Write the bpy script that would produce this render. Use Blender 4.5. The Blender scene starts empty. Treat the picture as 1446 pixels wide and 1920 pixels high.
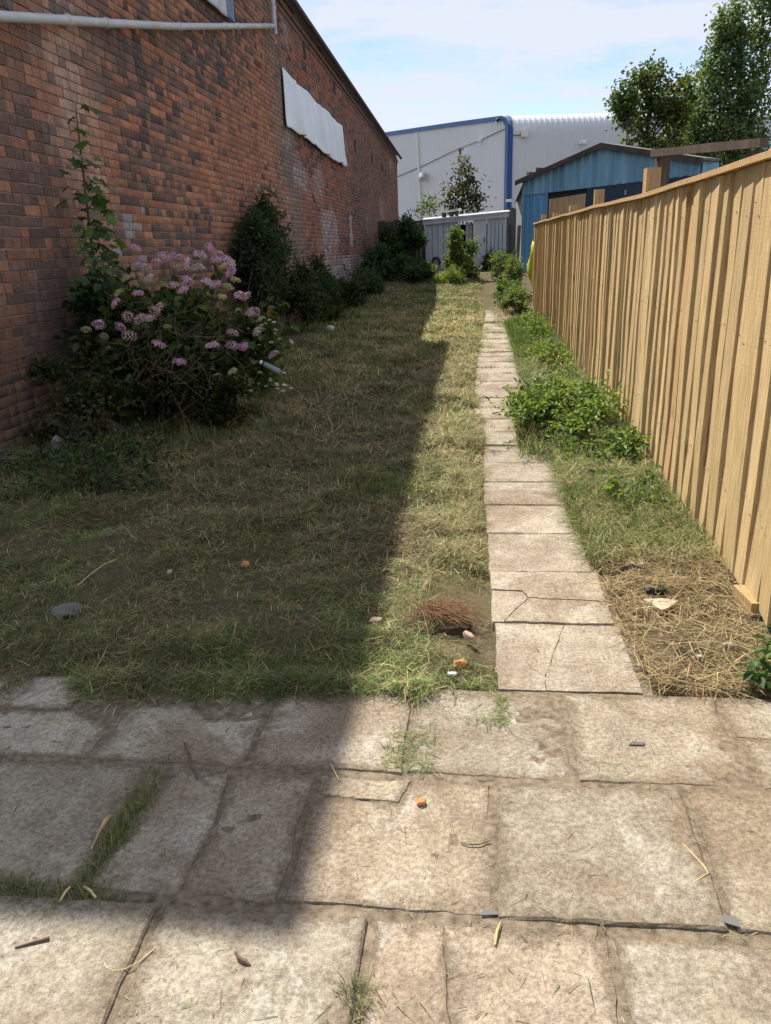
import bpy, math, random
import numpy as np
from mathutils import Matrix, Vector
from math import radians, pi, sin, cos, sqrt

random.seed(7)
rng = np.random.default_rng(7)
scene = bpy.context.scene
col = scene.collection

# ------------------------------------------------------------------ camera
EYE = 1.33
FPX, IW, IH = 1400.0, 1446.0, 1920.0
def cam_basis(vp, roll):
    d = np.array([vp[0] - IW / 2, vp[1] - IH / 2, FPX]); d /= np.linalg.norm(d)
    s, c = sin(roll), cos(roll)
    b = (s * d[0] + c * d[1]) / d[2]
    u = np.array([-s, -c, b]); u /= np.linalg.norm(u)
    r = np.cross(d, u)
    if r[0] < 0: r = -r
    return np.array([r, d, u])
CB = cam_basis((893, 458), 0.037)
cam_data = bpy.data.cameras.new('camera')
cam = bpy.data.objects.new('camera', cam_data); col.objects.link(cam)
M = Matrix.Identity(4)
for i in range(3):
    M[i][0] = CB[i, 0]; M[i][1] = -CB[i, 1]; M[i][2] = -CB[i, 2]
M[0][3], M[1][3], M[2][3] = 0, 0, EYE
cam.matrix_world = M
cam_data.sensor_fit = 'VERTICAL'; cam_data.sensor_height = 24.0
cam_data.lens = FPX / IH * 24.0
cam_data.clip_start = 0.05; cam_data.clip_end = 3000
scene.camera = cam

# ------------------------------------------------------------------ world and sun
SUN_EL = radians(53.8)
SUN_FROM = np.array([-0.6, 0.8]); SUN_FROM /= np.linalg.norm(SUN_FROM)
world = bpy.data.worlds.new('World'); scene.world = world; world.use_nodes = True
wn = world.node_tree; wn.nodes.clear()
def wnode(t, **k):
    n = wn.nodes.new(t)
    for a, b in k.items(): setattr(n, a, b)
    return n
sky = wnode('ShaderNodeTexSky'); sky.sky_type = 'NISHITA'; sky.sun_disc = False
sky.sun_elevation = SUN_EL; sky.sun_rotation = math.atan2(SUN_FROM[0], SUN_FROM[1])
sky.dust_density = 0.0; sky.air_density = 0.7; sky.ozone_density = 1.5
bg = wnode('ShaderNodeBackground'); bg.inputs[1].default_value = 0.15
out = wnode('ShaderNodeOutputWorld')
tc = wnode('ShaderNodeTexCoord')
sep = wnode('ShaderNodeSeparateXYZ')
wn.links.new(tc.outputs['Generated'], sep.inputs[0])
add = wnode('ShaderNodeMath', operation='ADD'); add.inputs[1].default_value = 0.22
mx = wnode('ShaderNodeMath', operation='MAXIMUM'); mx.inputs[1].default_value = 0.0
wn.links.new(sep.outputs[2], mx.inputs[0]); wn.links.new(mx.outputs[0], add.inputs[0])
dx = wnode('ShaderNodeMath', operation='DIVIDE'); dy = wnode('ShaderNodeMath', operation='DIVIDE')
wn.links.new(sep.outputs[0], dx.inputs[0]); wn.links.new(add.outputs[0], dx.inputs[1])
wn.links.new(sep.outputs[1], dy.inputs[0]); wn.links.new(add.outputs[0], dy.inputs[1])
cmb = wnode('ShaderNodeCombineXYZ')
wn.links.new(dx.outputs[0], cmb.inputs[0]); wn.links.new(dy.outputs[0], cmb.inputs[1])
cn = wnode('ShaderNodeTexNoise'); cn.inputs['Scale'].default_value = 1.35; cn.inputs['Detail'].default_value = 7
cn.inputs['Roughness'].default_value = 0.58; cn.inputs['Distortion'].default_value = 0.35
cn2 = wnode('ShaderNodeTexNoise'); cn2.inputs['Scale'].default_value = 9.0; cn2.inputs['Detail'].default_value = 5
mp = wnode('ShaderNodeMapping'); mp.inputs['Location'].default_value = (0.35, 0.1, 2.3); mp.inputs['Scale'].default_value = (1.0, 1.7, 1)
wn.links.new(cmb.outputs[0], mp.inputs[0])
wn.links.new(mp.outputs[0], cn.inputs[0]); wn.links.new(mp.outputs[0], cn2.inputs[0])
ca = wnode('ShaderNodeMath', operation='MULTIPLY_ADD'); ca.inputs[1].default_value = 0.34
wn.links.new(cn2.outputs['Fac'], ca.inputs[0]); wn.links.new(cn.outputs['Fac'], ca.inputs[2])
cr = wnode('ShaderNodeValToRGB')
cr.color_ramp.elements[0].position = 0.49; cr.color_ramp.elements[0].color = (0.10, 0.10, 0.10, 1)
cr.color_ramp.elements[1].position = 0.74; cr.color_ramp.elements[1].color = (0.92, 0.92, 0.92, 1)
wn.links.new(ca.outputs[0], cr.inputs[0])
cmix = wnode('ShaderNodeMix'); cmix.data_type = 'RGBA'
wn.links.new(cr.outputs[0], cmix.inputs['Factor'])
tint = wnode('ShaderNodeMix'); tint.data_type = 'RGBA'; tint.blend_type = 'MULTIPLY'; tint.inputs['Factor'].default_value = 1.0; tint.inputs['B'].default_value = (0.88, 0.84, 0.95, 1)
wn.links.new(sky.outputs[0], tint.inputs['A']); wn.links.new(tint.outputs['Result'], cmix.inputs['A'])
cmix.inputs['B'].default_value = (3.35, 3.52, 3.8, 1)
wn.links.new(cmix.outputs['Result'], bg.inputs[0]); wn.links.new(bg.outputs[0], out.inputs[0])

sd = bpy.data.lights.new('sun', 'SUN'); sd.energy = 5.0; sd.angle = radians(0.45); sd.color = (1.0, 0.93, 0.82)
so = bpy.data.objects.new('sun', sd); col.objects.link(so)
ldir = Vector((-SUN_FROM[0] * cos(SUN_EL), -SUN_FROM[1] * cos(SUN_EL), -sin(SUN_EL)))
so.rotation_euler = ldir.to_track_quat('-Z', 'Y').to_euler(); so.location = (-20, 0, 40)
vs = scene.view_settings
vs.view_transform = 'Standard'; vs.look = 'None'; vs.exposure = 0.72; vs.gamma = 1.0; vs.use_curve_mapping = False

# ------------------------------------------------------------------ numpy helpers
def _h(ix, iy, s):
    n = (ix.astype(np.int64) * 374761393 + iy.astype(np.int64) * 668265263 + s * 974711) & 0xffffffff
    n = ((n ^ (n >> 13)) * 1274126177) & 0xffffffff
    return ((n ^ (n >> 16)) & 0xffff) / 65535.0
def vnoise(x, y, s=0):
    x = np.asarray(x, float); y = np.asarray(y, float)
    ix, iy = np.floor(x), np.floor(y); fx, fy = x - ix, y - iy
    fx = fx * fx * (3 - 2 * fx); fy = fy * fy * (3 - 2 * fy)
    ix, iy = ix.astype(np.int64), iy.astype(np.int64)
    a = _h(ix, iy, s); b = _h(ix + 1, iy, s); c = _h(ix, iy + 1, s); d = _h(ix + 1, iy + 1, s)
    return (a * (1 - fx) + b * fx) * (1 - fy) + (c * (1 - fx) + d * fx) * fy
def fbm(x, y, s=0, o=3):
    t = 0; a = .5; n = 0
    for k in range(o):
        t = t + a * vnoise(np.asarray(x) * 2 ** k + 17 * k, np.asarray(y) * 2 ** k + 31 * k, s + k); n += a; a *= .5
    return t / n
def sstep(a, b, x):
    t = np.clip((np.asarray(x, float) - a) / (b - a), 0, 1); return t * t * (3 - 2 * t)
def mixc(a, b, t):
    a, b = np.asarray(a, float), np.asarray(b, float); t = np.asarray(t)[..., None]
    return a * (1 - t) + b * t

def np_mesh(name, V, faces, colors=None, smooth=False):
    """faces: list of (n,k) int arrays"""
    me = bpy.data.meshes.new(name)
    V = np.asarray(V, np.float32)
    faces = [np.asarray(f, np.int32) for f in faces if len(f)]
    me.vertices.add(len(V)); me.vertices.foreach_set('co', V.ravel())
    loops = np.concatenate([f.ravel() for f in faces])
    sizes = np.concatenate([np.full(len(f), f.shape[1], np.int32) for f in faces])
    starts = np.concatenate([[0], np.cumsum(sizes)[:-1]]).astype(np.int32)
    me.loops.add(len(loops)); me.loops.foreach_set('vertex_index', loops)
    me.polygons.add(len(sizes)); me.polygons.foreach_set('loop_start', starts)
    if smooth: me.polygons.foreach_set('use_smooth', np.ones(len(sizes), bool))
    me.update(calc_edges=True)
    if colors is not None:
        ca_ = me.color_attributes.new('Col', 'FLOAT_COLOR', 'POINT')
        c4 = np.ones((len(V), 4), np.float32); c4[:, :3] = colors
        ca_.data.foreach_set('color', c4.ravel())
    return me

class MB:
    """collects simple shapes into one mesh"""
    def __init__(s): s.v = []; s.f = []
    def add(s, V, F):
        o = len(s.v); s.v += [tuple(p) for p in V]; s.f += [tuple(i + o for i in f) for f in F]; return s
    def box(s, c, d, rz=0, rx=0, ry=0):
        m = Matrix.Rotation(rz, 3, 'Z') @ Matrix.Rotation(ry, 3, 'Y') @ Matrix.Rotation(rx, 3, 'X')
        V = []
        for z in (-.5, .5):
            for x, y in ((-.5, -.5), (.5, -.5), (.5, .5), (-.5, .5)):
                V.append(Vector(c) + m @ Vector((x * d[0], y * d[1], z * d[2])))
        return s.add(V, [(3, 2, 1, 0), (4, 5, 6, 7), (0, 1, 5, 4), (1, 2, 6, 5), (2, 3, 7, 6), (3, 0, 4, 7)])
    def tube(s, pts, rad, n=8, cap=True):
        pts = [Vector(p) for p in pts]
        if not hasattr(rad, '__len__'): rad = [rad] * len(pts)
        V = []; F = []
        for i, p in enumerate(pts):
            t = (pts[min(i + 1, len(pts) - 1)] - pts[max(i - 1, 0)]).normalized()
            a = Vector((0, 0, 1)) if abs(t.z) < .9 else Vector((1, 0, 0))
            u = t.cross(a).normalized(); w = t.cross(u)
            for k in range(n):
                g = 2 * pi * k / n; V.append(p + (u * cos(g) + w * sin(g)) * rad[i])
        for i in range(len(pts) - 1):
            for k in range(n):
                k2 = (k + 1) % n; F.append((i * n + k, i * n + k2, (i + 1) * n + k2, (i + 1) * n + k))
        if cap: F += [tuple(range(n)), tuple(range((len(pts) - 1) * n, len(pts) * n))[::-1]]
        return s.add(V, F)
    def prism(s, poly, d):          # poly: 3D points, extruded along vector d
        n = len(poly); d = Vector(d); V = [Vector(p) for p in poly] + [Vector(p) + d for p in poly]
        F = [tuple(range(n))[::-1], tuple(range(n, 2 * n))] + [(k, (k + 1) % n, n + (k + 1) % n, n + k) for k in range(n)]
        return s.add(V, F)
    def mesh(s, name, smooth=False):
        me = bpy.data.meshes.new(name); me.from_pydata(s.v, [], s.f)
        if smooth:
            for p in me.polygons: p.use_smooth = True
        me.update(); return me
    def build(s, name, mat, parent=None, smooth=False): return obj(name, s.mesh(name, smooth), mat, parent)

def obj(name, me, mat=None, parent=None, loc=None):
    o = bpy.data.objects.new(name, me); col.objects.link(o)
    if mat is not None and me is not None and not me.materials: me.materials.append(mat)
    if parent is not None: o.parent = parent
    if loc is not None: o.location = loc
    return o
def tag(o, label=None, cat=None, group=None, kind=None):
    if label: o['label'] = label
    if cat: o['category'] = cat
    if group: o['group'] = group
    if kind: o['kind'] = kind
    return o
def thing(name, label, cat, loc=(0, 0, 0), group=None):
    o = bpy.data.objects.new(name, None); col.objects.link(o); o.location = loc; o.empty_display_size = .1
    return tag(o, label, cat, group)

# ------------------------------------------------------------------ materials
class NT:
    def __init__(s, name):
        s.m = bpy.data.materials.new(name); s.m.use_nodes = True; s.t = s.m.node_tree; s.t.nodes.clear()
        s.out = s.n('ShaderNodeOutputMaterial'); s.b = s.n('ShaderNodeBsdfPrincipled'); s.l(s.b.outputs[0], s.out.inputs[0])
    def n(s, t, **k):
        x = s.t.nodes.new(t)
        for a, b in k.items(): setattr(x, a, b)
        return x
    def l(s, a, b): s.t.links.new(a, b)
    def pos(s, scale=(1, 1, 1), obj_=False):
        g = s.n('ShaderNodeTexCoord').outputs['Object'] if obj_ else s.n('ShaderNodeNewGeometry').outputs['Position']
        m = s.n('ShaderNodeMapping'); m.inputs['Scale'].default_value = scale; s.l(g, m.inputs[0]); return m.outputs[0]
    def noise(s, v, scale, detail=4, rough=.55, dist=0):
        x = s.n('ShaderNodeTexNoise'); x.inputs['Scale'].default_value = scale; x.inputs['Detail'].default_value = detail
        x.inputs['Roughness'].default_value = rough; x.inputs['Distortion'].default_value = dist
        if v is not None: s.l(v, x.inputs[0])
        return x.outputs['Fac']
    def ramp(s, f, a, b, ca=(0, 0, 0), cb=(1, 1, 1)):
        r = s.n('ShaderNodeValToRGB'); e = r.color_ramp.elements
        e[0].position = a; e[1].position = b; e[0].color = (*ca, 1); e[1].color = (*cb, 1); s.l(f, r.inputs[0]); return r.outputs[0]
    def mix(s, f, a, b, mode='MIX'):
        m = s.n('ShaderNodeMix'); m.data_type = 'RGBA'; m.blend_type = mode
        for k, v in (('Factor', f), ('A', a), ('B', b)):
            if isinstance(v, (int, float)): m.inputs[k].default_value = v
            elif isinstance(v, tuple): m.inputs[k].default_value = (*v, 1)
            else: s.l(v, m.inputs[k])
        return m.outputs['Result']
    def math(s, op, a, b=0.0, c=0.0):
        m = s.n('ShaderNodeMath', operation=op)
        for i, v in enumerate((a, b, c)):
            if isinstance(v, (int, float)): m.inputs[i].default_value = v
            else: s.l(v, m.inputs[i])
        return m.outputs[0]
    def bump(s, h, strength=.3, dist=.01):
        b = s.n('ShaderNodeBump'); b.inputs['Strength'].default_value = strength; b.inputs['Distance'].default_value = dist
        s.l(h, b.inputs['Height']); s.l(b.outputs[0], s.b.inputs['Normal'])
    def fin(s, c, rough=.8, spec=.3, metal=0):
        if isinstance(c, tuple): s.b.inputs['Base Color'].default_value = (*c, 1)
        else: s.l(c, s.b.inputs['Base Color'])
        if isinstance(rough, (int, float)): s.b.inputs['Roughness'].default_value = rough
        else: s.l(rough, s.b.inputs['Roughness'])
        s.b.inputs['Specular IOR Level'].default_value = spec; s.b.inputs['Metallic'].default_value = metal
        return s.m
    def attr(s): return s.n('ShaderNodeVertexColor', layer_name='Col').outputs[0]
    def ocol(s): return s.n('ShaderNodeObjectInfo').outputs['Color']
    def orand(s): return s.n('ShaderNodeObjectInfo').outputs['Random']

def m_plain(name, c, rough=.8, var=.25, scale=6, bump=.15, spec=.3, stretch=(1, 1, 1), metal=0):
    k = NT(name); p = k.pos(stretch); n = k.noise(p, scale, 5)
    d = tuple(x * (1 - var) for x in c); e = tuple(min(1, x * (1 + var)) for x in c)
    k.bump(k.noise(p, scale * 8, 4), bump, .004)
    return k.fin(k.ramp(n, .3, .7, d, e), rough, spec, metal)

def m_leaf(name, trans=.38, rough=.55, objcol=False, spec=.35):
    k = NT(name); c = k.ocol() if objcol else k.attr()
    n = k.noise(k.pos(), 25, 3)
    c2 = k.mix(k.ramp(n, .35, .65), k.mix(1.0, c, (.78, .8, .75), 'MULTIPLY'), k.mix(1.0, c, (1.18, 1.15, 1.1), 'MULTIPLY'))
    k.fin(c2, rough, spec)
    tr = k.n('ShaderNodeBsdfTranslucent'); k.l(k.mix(1.0, c2, (1.25, 1.25, .55), 'MULTIPLY'), tr.inputs[0])
    ms = k.n('ShaderNodeMixShader'); ms.inputs[0].default_value = trans
    k.l(k.b.outputs[0], ms.inputs[1]); k.l(tr.outputs[0], ms.inputs[2]); k.l(ms.outputs[0], k.out.inputs[0])
    return k.m

def m_brick(name, objcol):
    k = NT(name); c = k.ocol() if objcol else k.attr(); p = k.pos()
    n1 = k.noise(p, 18, 5, .6); n2 = k.noise(p, 90, 3); n3 = k.noise(k.pos((1, 1.2, .35)), 2.2, 5, .6)
    c1 = k.mix(k.ramp(n1, .3, .72), k.mix(1.0, c, (.72, .70, .70), 'MULTIPLY'), k.mix(1.0, c, (1.25, 1.22, 1.2), 'MULTIPLY'))
    # sooty runs and pale salts, with a shape of their own
    c1 = k.mix(k.math('MULTIPLY', k.ramp(n3, .50, .75), .5), c1, (.125, .10, .085))
    c1 = k.mix(k.math('MULTIPLY', k.ramp(k.noise(p, .9, 6, .65, .6), .50, .68), .35), c1, (.40, .22, .135))
    salt = k.math('MULTIPLY', k.ramp(k.noise(k.pos((1, 1, .6)), 4, 8, .8), .56, .72), .42)
    c1 = k.mix(salt, c1, (.46, .42, .38))
    k.bump(k.math('ADD', n1, k.math('MULTIPLY', n2, .5)), .55, .006)
    return k.fin(c1, .92, .12)

def m_slab():
    k = NT('slab_concrete'); p = k.pos(); c = k.ocol(); edge = k.attr()
    big = k.noise(p, 2.1, 8, .68, .6); mid = k.noise(p, 8, 8, .72); fine = k.noise(p, 85, 5, .75); grit = k.noise(p, 230, 3, .6)
    c1 = k.mix(k.ramp(mid, .33, .66), k.mix(1.0, c, (.80, .785, .76), 'MULTIPLY'), k.mix(1.0, c, (1.22, 1.215, 1.20), 'MULTIPLY'))
    pal = k.math('MULTIPLY', k.ramp(k.noise(k.pos((1.3, 1, 1)), 3.4, 9, .78, .9), .53, .63), .60)
    c1 = k.mix(pal, c1, (.53, .51, .45))                                                       # pale laitance
    e1 = k.math('MULTIPLY', k.ramp(big, .47, .60), .72); c1 = k.mix(e1, c1, (.235, .180, .125))   # trodden-in earth
    e2 = k.math('MULTIPLY', k.ramp(k.noise(p, 6.5, 9, .8, 1.2), .54, .64), .55); c1 = k.mix(e2, c1, (.175, .140, .10))
    em = k.math('ADD', k.math('MULTIPLY', edge, .34), k.noise(p, 13, 8, .75, .6)); c1 = k.mix(k.math('MULTIPLY', k.ramp(em, .50, .68, (1, 1, 1), (0, 0, 0)), .85), c1, (.20, .160, .112))  # soil washed over the edges
    c1 = k.mix(1.0, c1, k.ramp(fine, .34, .62, (.56, .55, .54), (1.16, 1.16, 1.16)), 'MULTIPLY')
    sp2 = k.ramp(grit, .62, .72); c1 = k.mix(k.math('MULTIPLY', sp2, .30), c1, (.66, .63, .56))
    sp3 = k.ramp(grit, .30, .40, (1, 1, 1), (0, 0, 0)); c1 = k.mix(k.math('MULTIPLY', sp3, .5), c1, (.10, .088, .075))
    soot = k.math('MULTIPLY', k.ramp(k.noise(p, 1.6, 10, .82, .4), .575, .66), .85); c1 = k.mix(soot, c1, (.06, .054, .048))
    h = k.math('ADD', k.math('MULTIPLY', mid, 1.8), k.math('ADD', k.math('MULTIPLY', fine, .6), k.math('MULTIPLY', grit, .25)))
    k.bump(h, .75, .010)
    return k.fin(c1, .95, .12)

def m_fence():
    k = NT('fence_pine'); p = k.pos((9, 9, .55)); c = k.ocol()
    g = k.noise(p, 9, 6, .65, .8); g2 = k.noise(k.pos((1, 1, .25)), 2.5, 3); saw = k.noise(k.pos((2, 2, 60)), 3.2, 2)
    c1 = k.mix(k.ramp(g, .34, .66), k.mix(1.0, c, (.66, .61, .53), 'MULTIPLY'), k.mix(1.0, c, (1.2, 1.17, 1.1), 'MULTIPLY'))
    c1 = k.mix(k.math('MULTIPLY', k.ramp(g2, .5, .75), .45), c1, (.36, .31, .15))            # greenish treatment
    v = k.n('ShaderNodeTexVoronoi'); v.inputs['Scale'].default_value = 3.4; k.l(k.pos((1.4, 1.4, .62)), v.inputs[0])
    kn = k.ramp(v.outputs['Distance'], .05, .13, (1, 1, 1), (0, 0, 0)); c1 = k.mix(k.math('MULTIPLY', kn, .65), c1, (.19, .095, .035))
    k.bump(k.math('ADD', g, k.math('MULTIPLY', saw, .5)), .45, .004)
    return k.fin(c1, .78, .25)

def m_ground():
    k = NT('garden_soil'); p = k.pos(); a = k.noise(p, 1.3, 6, .6); b = k.noise(p, 14, 6, .65); c = k.noise(p, 70, 4, .6)
    c1 = k.ramp(b, .3, .7, (.055, .042, .028), (.145, .112, .072))
    c1 = k.mix(k.math('MULTIPLY', k.ramp(a, .42, .62), .65), c1, (.105, .100, .042))
    c1 = k.mix(k.math('MULTIPLY', k.ramp(c, .55, .7), .5), c1, (.26, .21, .125))
    k.bump(k.math('ADD', b, k.math('MULTIPLY', c, .5)), .8, .02)
    return k.fin(c1, .95, .1)

M_BRICK_O = m_brick('brick_single', True); M_BRICK = m_brick('brick_mass', False)
M_MORTAR = m_plain('mortar', (.36, .265, .20), .95, .35, 7, .5)
M_SLAB = m_slab(); M_FENCE = m_fence(); M_GROUND = m_ground()
M_LEAF = m_leaf('leaf_mass', .45); M_LEAFO = m_leaf('leaf_single', objcol=True); M_GRASS = m_leaf('grass_blades', .22, .7, spec=.2)
M_PETAL = m_leaf('petals', .25, .7, objcol=True, spec=.15)
M_STEM = m_plain('stem_bark', (.11, .075, .045), .85, .35, 30)
M_GREENSTEM = m_plain('green_stem', (.12, .13, .05), .7, .3, 30)
M_TWIG = m_plain('dry_twig', (.15, .115, .075), .9, .35, 30)
M_PIPE = m_plain('grey_pipe_plastic', (.50, .51, .50), .55, .14, 3, .1, .4, (1, 1, 3))
M_OLDWOOD = m_plain('weathered_wood', (.125, .090, .070), .9, .35, 5, .4, .2, (8, 8, .8))
M_FARFENCE = m_plain('dark_weathered_boards', (.085, .078, .072), .9, .3, 4, .3, .2, (6, 6, .6))
M_WHITE = m_plain('white_plastic', (.72, .72, .70), .5, .08, 5, .05)
M_TARP = m_plain('white_sheeting', (.74, .77, .80), .42, .07, 2.2, .08, .4)
M_CLAD = m_plain('white_cladding', (.60, .625, .65), .55, .035, .25, .0, .35, (1, 1, .3))
M_CLAD2 = m_plain('grey_white_cladding', (.58, .605, .64), .5, .035, .25, .0, .35, (1, 1, .3))
M_BLUETRIM = m_plain('blue_trim', (.085, .155, .33), .5, .12, 1, .0)
M_SHED = m_plain('grey_shed_steel', (.40, .42, .45), .55, .13, 2.4, .08, .4, (1, 1, .35))
M_SHEDDOOR = m_plain('pale_shed_door', (.48, .485, .48), .6, .18, 1.6, .08, .35)
M_DARK = m_plain('dark_void', (.03, .032, .034), .9, .2, 4)
M_BLUE = m_plain('faded_blue_sheet', (.175, .345, .475), .6, .28, 2.4, .1, .3, (1, 1, .25))
M_NAVY = m_plain('navy_board', (.036, .056, .10), .7, .18, 1.3, .05)
M_PLY = m_plain('weathered_plywood', (.46, .32, .185), .85, .25, 3, .2, .2, (5, 5, .6))
M_RUST = m_plain('dark_roof_edge', (.085, .062, .055), .85, .35, 5, .3)
M_ROOF = m_plain('slate_roof', (.13, .125, .125), .8, .25, 4, .3)
M_GLASS = m_plain('dark_pane', (.045, .055, .065), .25, .2, 3, 0, .6)
M_IRON = m_plain('black_plastic', (.025, .027, .030), .5, .2, 10)
M_STONE = m_plain('mossy_stone', (.055, .052, .034), .95, .6, 16, 1.0)
M_TILE0 = m_plain('pink_stone', (.36, .26, .20), .95, .25, 16, .6)
M_STONE2 = m_plain('grey_stone', (.15, .138, .12), .95, .4, 18, .9)
M_PALESTONE = m_plain('pale_stone', (.36, .33, .28), .92, .25, 14, .5)
M_TERRA = m_plain('orange_rubble', (.50, .235, .095), .9, .25, 18, .4)
M_YELLOW = m_plain('yellow_bag', (.46, .46, .03), .7, .15, 6, .2, .4)
M_STRAW = m_plain('straw', (.52, .40, .20), .8, .25, 30)
M_LINE = m_plain('green_line', (.05, .26, .22), .6, .2, 8)
M_BEAMTAN = m_plain('new_post_wood', (.42, .29, .145), .85, .2, 4, .3, .2, (8, 8, .8))

# ------------------------------------------------------------------ ground
FAR_RISE = .62
def ramp_z(y): return FAR_RISE * sstep(16.0, 26.5, y)
def path_l(y): return .045 + .03 * np.sin(np.asarray(y) * 1.3) - .05 * sstep(5, 6, y) + .10 * sstep(7, 14, y) + .03 * sstep(14, 20, y)
def fence_x(y): return 1.01 + .0115 * np.asarray(y, float)
def gz(x, y):
    x = np.asarray(x, float); y = np.asarray(y, float)
    lawn = sstep(2.02, 2.25, y) * sstep(path_l(y) + .02, path_l(y) - .14, x)
    strip = sstep(2.1, 2.4, y) * sstep(.53, .66, x) * sstep(1.6, 1.0, x)
    near = sstep(60, 30, y) * sstep(8, 3, np.abs(x))
    lump = (fbm(x * 2.6, y * 2.6, 3, 3) - .45) * .10 + (fbm(x * 8, y * 8, 9, 2) - .5) * .075
    return -.035 + ramp_z(y) + lawn * (.030 + lump) * near + strip * (.035 + lump * .8) * near
gx = np.concatenate([[-500, -200, -80, -30, -12, -6, -4.2], np.arange(-3.7, 1.61, .055), [2, 3, 4.5, 7, 12, 25, 60, 200, 500]])
gy = np.concatenate([[-400, -100, -30, -10, -4, -1, .2], np.arange(.9, 8, .055), np.arange(8, 18, .11), np.arange(18, 30, .3), [33, 40, 55, 90, 200, 500, 1200]])
GX, GY = np.meshgrid(gx, gy); GZ = gz(GX, GY)
nx, ny = len(gx), len(gy)
ii = (np.arange(ny - 1)[:, None] * nx + np.arange(nx - 1)[None]).ravel()
ground = obj('ground', np_mesh('ground', np.c_[GX.ravel(), GY.ravel(), GZ.ravel()], [np.c_[ii, ii + 1, ii + nx + 1, ii + nx]], smooth=True), M_GROUND)
tag(ground, 'bare brown garden soil under the grass', kind='structure')

# ------------------------------------------------------------------ paving
def slab_mesh(poly, top=0.0, edge0=0.0, depth=.05, inset=.006, jit=.0022, step=.035):
    pts = []
    n = len(poly)
    for i in range(n):
        a, b = np.array(poly[i], float), np.array(poly[(i + 1) % n], float)
        L = np.linalg.norm(b - a); m = max(1, int(L / step)); nrm = np.array([-(b - a)[1], (b - a)[0]]) / max(L, 1e-6)
        for j in range(m):
            t = j / m; q = a + (b - a) * t
            if j: q = q + nrm * random.gauss(0, jit)
            else: q = q + np.array([random.gauss(0, jit), random.gauss(0, jit)])
            pts.append(q)
    P = np.array(pts); m = len(P)
    if inset < .003: P = P + .018 * np.c_[fbm(P[:, 0] * 9, P[:, 1] * 9, 311, 3) - .5, fbm(P[:, 0] * 9, P[:, 1] * 9, 317, 3) - .5]
    nxt, prv = np.roll(P, -1, 0), np.roll(P, 1, 0); t = nxt - prv
    nr = np.c_[-t[:, 1], t[:, 0]]; nr /= np.linalg.norm(nr, axis=1)[:, None] + 1e-9
    ins = P + nr * (inset * (0.6 + .9 * rng.random(m)))[:, None]
    c = P.mean(0)
    def R(Q, z): return np.c_[Q, np.full(m, z)]
    dc = c - P; dl = np.linalg.norm(dc, axis=1)[:, None]; inn = P + dc / dl * np.minimum(.075, dl * .45)
    V = np.r_[R(P, top - depth), R(P, top - (.005 if inset > .001 else .0025)), R(ins, top), R(inn, top + .0004)]
    V[:, :2] -= c
    k = np.arange(m); k2 = (k + 1) % m
    me = bpy.data.meshes.new('slab')
    F = [tuple(x) for x in np.c_[k, k2, k2 + m, k + m]] + [tuple(x) for x in np.c_[k + m, k2 + m, k2 + 2 * m, k + 2 * m]] + [tuple(x) for x in np.c_[k + 2 * m, k2 + 2 * m, k2 + 3 * m, k + 3 * m]] + [tuple(range(3 * m, 4 * m))]
    me.from_pydata([tuple(v) for v in V], [], F); me.update()
    ea = me.color_attributes.new('Col', 'FLOAT_COLOR', 'POINT'); ev = np.ones((4 * m, 4), np.float32); ev[:3 * m, :3] = edge0; ea.data.foreach_set('color', ev.ravel())
    return me, c
SLABC = [(.355, .315, .248), (.385, .347, .275), (.335, .292, .228), (.375, .338, .268), (.33, .295, .232)]
def slab(poly, parent, tint=None, dz=0., tilt=(0, 0), inset=.0045):
    me, c = slab_mesh(poly, edge0=.55 if parent.name == 'path' else 0.0, inset=inset, jit=.0018 if inset > .003 else .0006, step=.035 if inset > .003 else .018)
    o = obj('slab', me, M_SLAB, parent, (c[0], c[1], dz))
    o.rotation_euler = (tilt[0], tilt[1], 0)
    t = tint if tint is not None else random.choice(SLABC)
    j = random.uniform(.92, 1.08); o.color = (t[0] * j, t[1] * j, t[2] * j, 1)
    return o
def rect(x0, x1, y0, y1): return [(x0, y0), (x1, y0), (x1, y1), (x0, y1)]
def uv(r, pts): return [(r[0] + (r[1] - r[0]) * u, r[2] + (r[3] - r[2]) * v) for u, v in pts]
bx_, by_ = np.arange(-2.7, 2.2, .014), np.arange(.2, 2.062, .012); BX, BY = np.meshgrid(bx_, by_)
BZ = -.0034 + .009 * (fbm(BX * 22, BY * 22, 401, 3) - .5) + .007 * (fbm(BX * 3, BY * 3, 405, 2) - .5)
bi = (np.arange(len(by_) - 1)[:, None] * len(bx_) + np.arange(len(bx_) - 1)[None]).ravel()
bed_me = np_mesh('patio', np.c_[BX.ravel(), BY.ravel(), BZ.ravel()], [np.c_[bi, bi + 1, bi + len(bx_) + 1, bi + len(bx_)]], smooth=True)
patio = obj('patio', bed_me, m_plain('joint_dirt', (.20, .160, .112), .95, .5, 45, 1.0)); tag(patio, 'dirt bed and joints under the concrete patio slabs', kind='structure')
g = .009
def rows(y0, y1, xs, special={}):
    for i in range(len(xs) - 1):
        r = (xs[i] + g, xs[i + 1] - g, y0, y1)
        jx = random.uniform(-.006, .006)
        if i in special:
            for pc, dz, tint in special[i]: slab(uv(r, pc), patio, tint, dz * .6, (random.gauss(0, .003), random.gauss(0, .003)), .0022)
        else:
            sk = random.uniform(-.006, .006)
            slab([(r[0] + jx, r[2] + sk), (r[1] + jx, r[2] - sk), (r[1], r[3] - sk), (r[0], r[3] + sk)], patio, None, random.uniform(-.003, .004), (random.gauss(0, .006), random.gauss(0, .006)))
q = .006
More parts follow.
